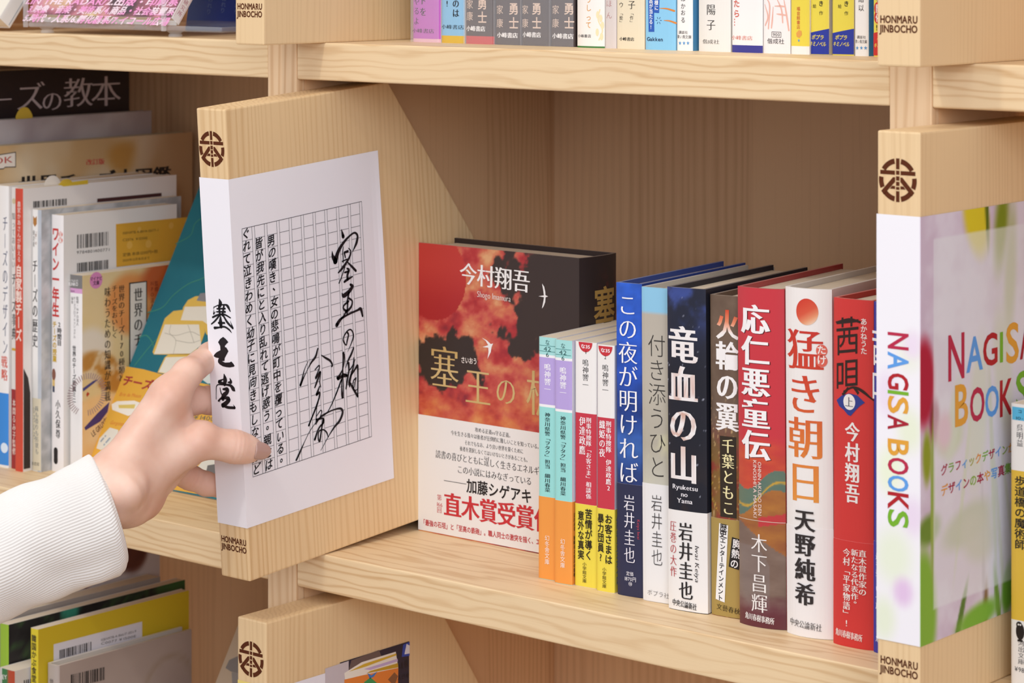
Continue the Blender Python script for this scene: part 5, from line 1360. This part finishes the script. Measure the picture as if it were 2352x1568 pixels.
def white_brown(y, z):
    c = np.tile(c3('D9D2D2'), (len(y), 1)); n = fbm(y / 10, z / 10, 109, 4)
    zt_ = 265
    c = mixc(c, mixc(c3('7A4A3A'), c3('5A3430'), n), blob(y, z, 178, 268, 20, 26, 20, .2)); c = mixc(c, c3('6E443A'), blob(y, z, 116, 232, 12, 9, 0, .2))
    for a, bz in ((70, 226), (100, 236), (132, 240), (50, 222)): c = mixc(c, c3('8A4A44'), blob(y, z, a, bz, 3, 3, 0, .3))
    return c
X1 = -620; yr = yat(367, X1, LZ + 285)
b = Book('white cover with dark brown shapes at the back of the lower left cell', G4, X1 - 12, yr - 210, 12, 288, 210, z=LZ, spine='D8D2D0', right=white_brown, res=3); b.done()
b = low('white book with green and red spine at the bottom left corner', -556, 34, 76, 1547, 1536, 14, [(None, 'ECE8E4')], 'E6E2DE') if False else Book('white book with green and red spine at the bottom left corner', G4, -588, yat(34, -571, LZ + 175), 17.0, zat(34, 1541, -571) - LZ, 150, z=LZ, spine=lambda a, z: np.where(((a > 2) & (a < 11) & (z < 300))[:, None], c3('3E7A44'), np.where((a >= 11)[:, None], c3('B84A2C'), c3('E8E4DE'))), right='DDD8D6')
b.h and b.ink.hp(b.S, 'KEY', r4(-6, 1515), r4(60, 1518), 14, col='E8E4DE', sty='gb'); barcode(b.ink, b.R, r4(195, 1545), r4(270, 1530), 30, 16, 12); b.done()

# beige face-out book at the right side of the lower left cell
b = leaner('beige face-out booklet with a grey mushroom, beside the lower wooden block', None, (-505, 28, LZ + .6), 130, 256, 6, 31.2, 0, 'C9B49A', mat=M_MATTE)
k, R = b.ink, b.R
k.poly(R, pxp(R, [r4(1855, 1445), r4(1885, 1380), r4(1950, 1350), r4(2060, 1345), r4(2060, 1480), r4(1960, 1490), r4(1900, 1475)]), '8A8480', .14); k.poly(R, pxp(R, [r4(1905, 1480), r4(1960, 1490), r4(1965, 1650), r4(1915, 1650)]), '98928E', .13)
b.done()

# ------------------------------------------------------------------ top left: clear display stand and its books
M_ACR = plain('clear_acrylic', 'F2F4F6', .06, .6, Alpha=.22)
st = thing('display_stand', 'clear acrylic display stand holding the pink magazine', 'display stand', (0, 0, TZ))
AY = 8.0
xa, xb = xat(64, AY, TZ + 5), xat(404, AY, TZ + 5)
V, F = box(xa, xb + 46, AY, AY + 110, 4.2, 8.2); bevelled('tray', V, F, M_ACR, st, 1.6, 3)
V, F = box(xa, xb, AY - .2, AY + 1.2, 8.2, 12); bevelled('front_lip', V, F, M_ACR, st, .8, 2)
xd = xat(383, AY + 1, TZ + 20)
V, F = box(xd - 1.3, xd + 1.3, AY - 3.5, AY - .3, 4.2, 190); bevelled('divider', V, F, M_ACR, st, .6, 2)
xd2 = xat(66, AY + 1, TZ + 20)
V, F = box(xd2 - 1.3, xd2 + 1.3, AY - 3.5, AY - .3, 4.2, 190); bevelled('divider', V, F, M_ACR, st, .6, 2)
for u in (104, 398):
    fx = xat(u, AY + 6, TZ)
    for yy in (AY + 8, AY + 100):
        an = np.linspace(0, 2 * math.pi, 25)[:-1]
        V = [(fx + r_ * math.cos(q_), yy + r_ * math.sin(q_), z_) for z_, r_ in ((0, 5), (1.6, 5), (2.4, 4), (4.2, 6)) for q_ in an]
        F = [(i * 24 + j, i * 24 + (j + 1) % 24, (i + 1) * 24 + (j + 1) % 24, (i + 1) * 24 + j) for i in range(3) for j in range(24)] + [tuple(range(23, -1, -1)), tuple(range(72, 96))]
        new_mesh('foot', V, F, M_ACR, st)
def mag(y, z):
    n = fbm(y / 18, z / 14, 111, 4)
    c = ramp(n, [(.2, '3A2830'), (.4, '6E4048'), (.52, 'A8606E'), (.62, 'C8848A'), (.75, 'C4A468'), (.9, 'E0C49A')])
    c = mixc(c, c3('D88AA8'), .55 * sstep(.3, .6, fbm(y / 30, z / 20, 113, 3)) * sstep(60, 0, y))
    c = mixc(c, c3('C9A07A'), .8 * blob(y, z, 66, 52, 26, 16, 0, .5)); return mixc(c, c3('C87A8A'), .7 * blob(y, z, 108, 46, 14, 10, 0, .5))
def leaner_r(label, X, Y, z, w, h, t, lean, spine, front, res=None, mat=None):
    """book leaning back, cover to the front, spine on its right"""
    return Book(label, None, X, Y, t, h, w, yaw=90, lean=lean, z=z + t * math.sin(math.radians(lean)), spine=spine, left=front, right='E6E2E2', res=res, mat=mat, bulge=.3)
b = leaner_r('pink and brown magazine with rows of bold pink lettering in the clear stand', -417.3, AY + 2.2, TZ + 8.4, 158, 190, 9, 37, 'EEEAE9', lambda y, z: mag(158 - y, z), res=1.6, mat=M_GLOSS)
k, R = b.ink, b.L
r7 = lambda x, y: (x / 3.675, y / 3.675)
PK = lambda P: mixc(c3('EE9CCB'), c3('F4DCE4'), sstep(.4, .65, vnoise(P[:, 0] / 9 + 50, P[:, 1] / 7, 115)))
for txt, q0, q1 in (('1.IN THE RADAR/2.出版・印刷系', (215, 8), (1510, 20)), ('3.映像・音楽・美術系/4.商品・社会装置系', (240, 75), (1475, 100)), ('5.時代・人系/6.孵化器系/7.イコール広場', (205, 150), (1425, 185))):
    k.hp(R, txt, r7(*q0), r7(*q1), 19, col=PK, sty='gx', lift=.2, shear=.12)
for i, ch in enumerate('ルテスメディア研究所'[::-1]):
    k.gl(b.S, ch, (4.6 - 2.2, 7 + 4.9 * i - 1.6), (4.4, 0), (0, 4.4), 'B86A7A', 'm', .2)
k.line(b.S, (1.2, 2.5), (1.2, 180), .25, 'D8A8B0', .15); k.line(b.S, (7.8, 2.5), (7.8, 180), .25, 'D8A8B0', .15)
b.done()
b = leaner('deep blue book with white handwriting behind the clear stand', None, (xat(425, 120, TZ + 4), 120, TZ + .4), 92, 120, 6, 12, 4, lambda y, z: mixc(c3('1F3FA0'), c3('2A52B8'), fbm(y / 20, z / 20, 117, 3)), res=6, mat=M_GLOSS)
k, R = b.ink, b.R
for i in range(5): k.v(R, 'あはなたのれり', -60, 34 - 3 * (i % 2), 22 + 14 * i, 5.0, '8AA4D8', 'g', lift=.2)
b.done()
b = leaner_r('white book leaning at the top left corner', xat(-2, AY + 4, TZ + 14), AY + 4, TZ + 2.4, 120, 180, 13, 38, 'ECE9E4', 'E9E2D2')
b.ink.line(b.S, (10.6, 1), (10.6, 180), .5, '8A98A8', .15); b.done()

# ------------------------------------------------------------------ right cell paperback
b = Book('white and yellow paperback with owl emblem, right of the flowered block', None, xat(2323, 20, 80), 20, 14.4, 155.4, 105, spine=[(None, 'EDE8E0'), (1082, 'E0B840'), (1426, 'EDE8E0')], right='E2C05A', left='E2DCD2', pw=6, yaw=0)
k, sf = b.ink, b.S
k.quad(sf, .8, 14.2, sf.zv(966, 7), sf.zv(936, 7), '5AB4D6', .12); k.hp(sf, 'コ', (2338, 944), (2348, 945), 9, col='1E3440', sty='gb', lift=.2); k.hp(sf, '10-1', (2331, 959), (2358, 961), 9, col='1E3440', lift=.2)
k.v(sf, '呉明益', 973, 1026, 5.6, 4.2, KB, 'm'); k.v(sf, '歩道橋の魔術師', 1092, 1262, 5.8, 7.0, '2A2420', 'gb')
oc = np.array([5.8, sf.zv(1450, 6)])
k.disc(sf, oc, 2.6, '221C1A', .14, 20, ry=4.6); k.disc(sf, oc + np.array([-.6, 3.6]), 1.8, '221C1A', .15, 16); k.disc(sf, oc + np.array([-1.0, 3.7]), .5, 'EDE8E0', .2, 10); k.disc(sf, oc + np.array([.2, 3.7]), .5, 'EDE8E0', .2, 10); k.quad(sf, 4.2, 7.4, oc[1] - 5.6, oc[1] - 4.4, '221C1A', .14)
k.v(sf, '河出文庫', 1470, 1526, 6.4, 4.0, KB, 'm'); k.h(sf, '¥980', (2.4, sf.zv(1537, 6)), (10.4, sf.zv(1538, 6)), 3.6, KB)
b.done()

# paper slips poking out of the cheese books
M_SLIP = plain('yellow_slip', 'DDBE48', .7, .2); M_SLIP2 = plain('white_slip', 'ECE6DC', .7, .2)
def slip(label, u0, u1, v0, v1, X, m, grp='order slips in the cheese books'):
    y0, y1 = yat(u0, X, 230), yat(u1, X, 230); z1 = zat((u0 + u1) / 2, v0, X); z0 = z1 - 60
    n = 14; P = [(y0 + (y1 - y0) * i / n, z1 - 7 * (abs(2 * i / n - 1) ** 2.5)) for i in range(n + 1)]
    V = [(x, y, z) for x in (X, X + .35) for y, z in [(P[0][0], z0)] + P + [(P[-1][0], z0)]]; k_ = n + 3
    F = [tuple(range(k_)), tuple(range(2 * k_ - 1, k_ - 1, -1))] + [(i, (i + 1) % k_, (i + 1) % k_ + k_, i + k_) for i in range(k_)]
    tag(new_mesh('paper_slip', V, F, m), label, 'paper slip', grp)
slip('yellow paper slip poking up from the grey plain backed book', 36, 74, 246, 262, -690, M_SLIP)
slip('yellow paper slip poking up from the white barcoded book', 131, 172, 411, 428, -628.5, M_SLIP)
slip('small white paper slip left of the lower yellow slip', 100, 140, 403, 420, -638.6, M_SLIP2)
# ------------------------------------------------------------------ the person reaching in: hand and sleeve
def surface_nets(D, org, h):
    """smooth polygon skin of the zero level of a distance grid"""
    s = D < 0
    nx, ny, nz = D.shape
    c = [s[i:nx - 1 + i, j:ny - 1 + j, k:nz - 1 + k] for i in (0, 1) for j in (0, 1) for k in (0, 1)]
    cnt = sum(x.astype(np.int8) for x in c)
    act = (cnt > 0) & (cnt < 8)
    idx = -np.ones(act.shape, dtype=np.int64)
    I = np.argwhere(act); idx[act] = np.arange(len(I))
    acc = np.zeros((len(I), 3)); n = np.zeros(len(I))
    corner = [(i, j, k) for i in (0, 1) for j in (0, 1) for k in (0, 1)]
    for a in range(8):
        for b_ in range(a + 1, 8):
            if sum(abs(p - q) for p, q in zip(corner[a], corner[b_])) != 1: continue
            ca, cb = np.array(corner[a]), np.array(corner[b_])
            da = D[I[:, 0] + ca[0], I[:, 1] + ca[1], I[:, 2] + ca[2]]; db = D[I[:, 0] + cb[0], I[:, 1] + cb[1], I[:, 2] + cb[2]]
            m_ = (da < 0) != (db < 0)
            t = np.where(m_, da / np.where(m_, da - db, 1), 0)
            acc += np.where(m_[:, None], ca + (cb - ca) * t[:, None], 0); n += m_
    V = org + (I + acc / n[:, None]) * h
    F = []
    for ax in range(3):
        o = [0, 0, 0]; o[ax] = 1
        A = s[:nx - o[0], :ny - o[1], :nz - o[2]]; B = s[o[0]:, o[1]:, o[2]:]
        E = np.argwhere(A != B)
        u, w = [(1, 2), (2, 0), (0, 1)][ax]
        E = E[(E[:, u] > 0) & (E[:, w] > 0)]
        E = E[(E[:, 0] < nx - 1) & (E[:, 1] < ny - 1) & (E[:, 2] < nz - 1)]
        fl = A[E[:, 0], E[:, 1], E[:, 2]]
        def g(du, dw):
            q = E.copy(); q[:, u] -= du; q[:, w] -= dw
            return idx[q[:, 0], q[:, 1], q[:, 2]]
        Q = np.stack([g(1, 1), g(0, 1), g(0, 0), g(1, 0)], 1)
        Q[~fl] = Q[~fl][:, ::-1]
        F.append(Q[(Q >= 0).all(1)])
    return V, np.vstack(F)

LFX = BX - .5                                       # left face of the tilted block (paper outside)
def sd_cone(P, a, b, ra, rb):
    ab = b - a; t = np.clip(((P - a) @ ab) / (ab @ ab), 0, 1)
    return np.linalg.norm(P - a - t[..., None] * ab, axis=-1) - (ra + (rb - ra) * t)
def smin(a, b, k):
    h_ = np.clip(.5 + .5 * (b - a) / k, 0, 1)
    return b + (a - b) * h_ - k * h_ * (1 - h_)

def dx_(u, v, X): return depth_x(u, v, X)
TB = 1640.0
hand_pts = {}
def pt_(u, v, t=None, X=None):
    return at(u, v, t if t is not None else dx_(u, v, X))
i1, i2, i3, i4 = pt_(392, 908, 1628), pt_(431, 857, 1642), pt_(484, 816, X=LFX - 8.6), pt_(512, 798, X=LFX - 7.2)
m1, m2, m3, m4 = pt_(398, 938, 1652), pt_(436, 918, 1668), pt_(486, 919, X=LFX - 9.0), pt_(520, 915, X=LFX - 7.6)
r1_, r2_, r3_, r4_ = pt_(396, 1005, 1660), pt_(434, 1015, 1674), pt_(486, 1016, X=LFX - 8.8), pt_(516, 1015, X=LFX - 7.4)
l1, l2, l3, l4 = pt_(390, 1072, 1658), pt_(436, 1096, 1672), pt_(474, 1111, 1680), pt_(506, 1119, X=LFX - 6.8)
t1, t2, t3, t4, t5 = pt_(330, 1085, 1618), pt_(456, 1012, 1634), pt_(541, 1026, 1643.5), pt_(567, 1031, 1648), pt_(589, 1034, 1653)
CH = [  # (a, b, ra, rb, blend)
    (pt_(110, 1225, 1590), pt_(262, 1120, 1602), 24, 21.5, 8),
    (pt_(262, 1098, 1602), pt_(385, 912, 1632), 15.0, 12.4, 10),
    (pt_(270, 1130, 1606), pt_(395, 960, 1640), 15.5, 13.6, 10),
    (pt_(285, 1150, 1612), pt_(388, 1040, 1648), 14.0, 12.5, 10),
    (pt_(300, 1160, 1618), pt_(352, 1098, 1640), 12.0, 13.0, 10),
    (pt_(318, 1148, 1622), pt_(330, 1150, 1628), 11.0, 11.0, 9),
    (pt_(372, 1080, 1646), pt_(402, 1060, 1652), 12.0, 10.5, 8),
    (t1, t2, 15.5, 10.4, 9), (pt_(385, 1050, 1640), pt_(432, 1036, 1640), 12.5, 10.5, 7),
    (t2, t2 + np.array([.1, 0, 0]), 11.9, 11.9, 3),
    (pt_(470, 994, 1634), pt_(474, 996, 1634), 6.8, 6.8, 5), (pt_(296, 1128, 1588), pt_(306, 1118, 1592), 9.0, 7.0, 8),
    (pt_(300, 1035, 1606), pt_(380, 915, 1622), 5.0, 5.4, 5),
    (t2, t3, 10.4, 10.2, 4), (t3, t4, 10.2, 8.6, 4), (t4, t5, 8.4, 6.0, 4),
    (i1, i2, 12.0, 9.3, 7), (i2, i3, 9.3, 8.5, 4), (i3, i4, 8.1, 7.0, 4),
    (m1, m2, 11.0, 9.6, 4), (m2, m3, 9.5, 8.8, 4), (m3, m4, 8.8, 7.4, 4),
    (r1_, r2_, 11.0, 9.2, 5), (r2_, r3_, 9.2, 8.6, 4), (r3_, r4_, 8.6, 7.2, 4),
    (l1, l2, 9.4, 8.0, 4), (l2, l3, 8.0, 7.6, 3), (l3, l4, 7.6, 6.6, 3),
]
allp = np.array([p for c_ in CH for p in c_[:2]])
H_ = .9
lo = allp.min(0) - 30; hi_ = allp.max(0) + 30
gx, gy, gz = (np.arange(lo[i], hi_[i], H_) for i in range(3))
GP = np.stack(np.meshgrid(gx, gy, gz, indexing='ij'), -1).astype(np.float32)
D = np.full(GP.shape[:3], 60.0, dtype=np.float32)
for a, b_, ra, rb, kk in CH:
    mn = np.minimum(a, b_) - max(ra, rb) - 22; mx_ = np.maximum(a, b_) + max(ra, rb) + 22
    s0 = [max(0, int((mn[i] - lo[i]) / H_)) for i in range(3)]; s1 = [int((mx_[i] - lo[i]) / H_) + 2 for i in range(3)]
    sl = tuple(slice(p, q) for p, q in zip(s0, s1))
    D[sl] = smin(D[sl], sd_cone(GP[sl], a, b_, ra, rb).astype(np.float32), kk)
# knuckle creases on the thumb and gentle tendons on the back of the hand
def crease(c, n_, w, dep, R_):
    global D
    q = GP - c.astype(np.float32); d1 = q @ n_.astype(np.float32); d2 = np.linalg.norm(q, axis=-1)
    D = D + dep * np.exp(-(d1 / w) ** 2) * (d2 < R_)
td = (t4 - t2) / np.linalg.norm(t4 - t2)
for off_, dp in ((-3.2, .28), (0, .42), (2.6, .3)): crease(t3 + td * off_, td, .7, dp, 13)
ld = (l3 - l2) / np.linalg.norm(l3 - l2)
for off_ in (-2, 1.0): crease(l2 + ld * off_, ld, .7, .35, 10.5)
md = (m3 - m2) / np.linalg.norm(m3 - m2); crease(m2 + md * 10, md, .8, .35, 11)
HV, HF = surface_nets(D, lo, H_)
del GP, D

M_SKIN, nt, bs = mat_new('skin')
tc = nt.nodes.new('ShaderNodeTexCoord')
n1 = nt.nodes.new('ShaderNodeTexNoise'); n1.inputs['Scale'].default_value = 42; n1.inputs['Detail'].default_value = 3
cr = nt.nodes.new('ShaderNodeValToRGB')
cr.color_ramp.elements[0].position = .34; cr.color_ramp.elements[0].color = (*lin(hx('DEB29C')), 1)
cr.color_ramp.elements[1].position = .68; cr.color_ramp.elements[1].color = (*lin(hx('EBC8B4')), 1)
at_ = nt.nodes.new('ShaderNodeVertexColor'); at_.layer_name = 'Col'
mx1 = nt.nodes.new('ShaderNodeMix'); mx1.data_type = 'RGBA'; mx1.blend_type = 'MULTIPLY'; mx1.inputs[0].default_value = 1
nt.links.new(tc.outputs['Object'], n1.inputs['Vector']); nt.links.new(n1.outputs['Fac'], cr.inputs[0])
nt.links.new(cr.outputs[0], mx1.inputs[6]); nt.links.new(at_.outputs['Color'], mx1.inputs[7]); nt.links.new(mx1.outputs[2], bs.inputs['Base Color'])
bs.inputs['Roughness'].default_value = .46; bs.inputs['Specular IOR Level'].default_value = .38
bs.inputs['Subsurface Weight'].default_value = .22; bs.inputs['Subsurface Radius'].default_value = (.006, .0026, .0014); bs.inputs['Subsurface Scale'].default_value = .6
v1 = nt.nodes.new('ShaderNodeTexVoronoi'); v1.inputs['Scale'].default_value = 900
bp = nt.nodes.new('ShaderNodeBump'); bp.inputs['Strength'].default_value = .10; bp.inputs['Distance'].default_value = .0002
nt.links.new(tc.outputs['Object'], v1.inputs['Vector']); nt.links.new(v1.outputs['Distance'], bp.inputs['Height']); nt.links.new(bp.outputs['Normal'], bs.inputs['Normal'])

P0 = at(262, 1120, 1602)
person = thing('person', 'person in a white ribbed sleeve, left hand pulling out the wooden block', 'person', P0)
# rosier skin at the knuckles, finger pads and thumb joint
rose = np.zeros(len(HV))
for c_, r_ in ((t3, 11), (t2, 13), (i1, 14), (i2, 9), (m2, 13), (l2, 13), (l3, 12), (r2_, 13), (pt_(408, 960, 1640), 12), (pt_(318, 1150, 1625), 16), (t5, 9)):
    rose = np.maximum(rose, np.exp(-(np.linalg.norm(HV - c_, axis=1) / r_) ** 2))
vc = mixc(c3('FFFFFF'), c3('F5DCD4'), rose * .65)
o = new_mesh('hand', HV - P0, HF, M_SKIN, person, smooth=True, cols=vc[HF.ravel()])
sm = o.modifiers.new('soften', 'SMOOTH'); sm.factor = .5; sm.iterations = 3

# thumb nail
M_NAIL = plain('nail_polish', 'BE9A8E', .22, .55)
view = -CF
nd = (at(621, 1036, 1656) - at(578, 1032, 1647)); nd /= np.linalg.norm(nd)
nn = np.array([CR * .12 - CF * 1.0 + np.array([0, 0, .16])])[0]; nn -= nd * (nn @ nd); nn /= np.linalg.norm(nn)
ns = np.cross(nd, nn)
V, F = [], []
NU, NV_ = 15, 13
base = (t4 + t5) / 2 + nd * 1.0
for i in range(NU):
    a = i / (NU - 1)
    x = -4.4 + 14.2 * a
    hw = 5.6 * (1 - max(0, (a - .35) / .65) ** 2.2) ** .55 * (1 - max(0, (.12 - a) / .12) ** 2 * .35) if a < 1 else 0.05
    rad = 8.0 - 1.6 * a
    for j in range(NV_):
        w_ = (j / (NV_ - 1) * 2 - 1) * hw
        V.append(base + nd * x + ns * w_ + nn * (rad + 2.5 - 1.2 * a - (w_ ** 2) / (2 * 7.4) - .10 * a * a * 8))
for i in range(NU - 1):
    for j in range(NV_ - 1): F.append((i * NV_ + j, i * NV_ + j + 1, (i + 1) * NV_ + j + 1, (i + 1) * NV_ + j))
no = new_mesh('thumb_nail', np.array(V) - P0, F, M_NAIL, o, smooth=True)
sd = no.modifiers.new('thick', 'SOLIDIFY'); sd.thickness = .0006; sd.offset = -1

# sleeve: rings between upper and lower outline points
OUT = [((-330, 1290), (-170, 1560), 1540), ((-160, 1215), (-80, 1485), 1560), ((-70, 1172), (-20, 1440), 1570), ((0, 1141), (34, 1412), 1578), ((56, 1112), (96, 1384), 1584), ((112, 1091), (160, 1356), 1590), ((168, 1067), (224, 1338), 1597), ((198, 1049), (272, 1322), 1601), ((212, 1042), (294, 1300), 1603)]
SEG = 720
rings = []
KT = len(OUT)
for s_ in np.linspace(0, KT - 1, 84):
    i = min(int(s_), KT - 2); f_ = s_ - i
    lerp = lambda k_: (np.array(OUT[i][k_]) * (1 - f_) + np.array(OUT[i + 1][k_]) * f_)
    rings.append((lerp(0), lerp(1), OUT[i][2] * (1 - f_) + OUT[i + 1][2] * f_, s_ / (KT - 1)))
V = []
an = np.linspace(0, 2 * math.pi, SEG, endpoint=False)
for T_, B_, t_, s_ in rings:
    top, bot = at(*T_, t_), at(*B_, t_)
    c_ = (top + bot) / 2; hv = (top - bot) / 2; r_ = np.linalg.norm(hv); up_ = hv / r_
    near = -CF * .94 + CR * .34
    near -= up_ * (near @ up_); near /= np.linalg.norm(near)
    rd = r_ * .86
    out = np.cos(an)[:, None] * up_ * r_ + np.sin(an)[:, None] * near * rd
    dr = out / np.linalg.norm(out, axis=1)[:, None]
    rib = .21 * np.cos(an * 120)
    fold = 1.6 * np.sin(an * 3 + s_ * 9) * (.3 + .7 * (1 - s_)) * .7 + 2.0 * np.exp(-((an - 2.5) / .22) ** 2 - ((s_ - .72) / .16) ** 2) - 1.6 * np.exp(-((an - 2.15) / .25) ** 2 - ((s_ - .70) / .2) ** 2) + 1.4 * np.sin(an * 5 - s_ * 22) * np.exp(-((s_ - .45) / .3) ** 2) * .6
    edge = -2.6 * sstep(.93, 1.0, s_) ** 1.6
    V.append(c_ + out + dr * (rib * (1 - .6 * sstep(.97, 1, s_)) + fold + edge)[:, None])
# rolled inner lip
T_, B_, t_, s_ = rings[-1]
lastc = V[-1].mean(0); ax_ = V[-1].mean(0) - V[-3].mean(0); ax_ /= np.linalg.norm(ax_)
for k_, (inn, back) in enumerate(((1.2, -.6), (2.4, .6), (3.0, 4), (3.6, 22))):
    d_ = V[83] - lastc; dl = np.linalg.norm(d_, axis=1)[:, None]
    V.append(V[83] - d_ / dl * inn - ax_ * back)
n_r = len(V)
F = [(i * SEG + j, i * SEG + (j + 1) % SEG, (i + 1) * SEG + (j + 1) % SEG, (i + 1) * SEG + j) for i in range(n_r - 1) for j in range(SEG)]
M_KNIT, nt, bs = mat_new('white_knit')
bs.inputs['Base Color'].default_value = (*lin(hx('E4E0DA')), 1); bs.inputs['Roughness'].default_value = .92; bs.inputs['Specular IOR Level'].default_value = .12
bs.inputs['Sheen Weight'].default_value = .25; bs.inputs['Sheen Roughness'].default_value = .5
tc = nt.nodes.new('ShaderNodeTexCoord'); n1 = nt.nodes.new('ShaderNodeTexNoise'); n1.inputs['Scale'].default_value = 1100
bp = nt.nodes.new('ShaderNodeBump'); bp.inputs['Strength'].default_value = .25; bp.inputs['Distance'].default_value = .0003
nt.links.new(tc.outputs['Object'], n1.inputs['Vector']); nt.links.new(n1.outputs['Fac'], bp.inputs['Height']); nt.links.new(bp.outputs['Normal'], bs.inputs['Normal'])
new_mesh('sleeve', np.vstack(V) - P0, F, M_KNIT, person, smooth=True)
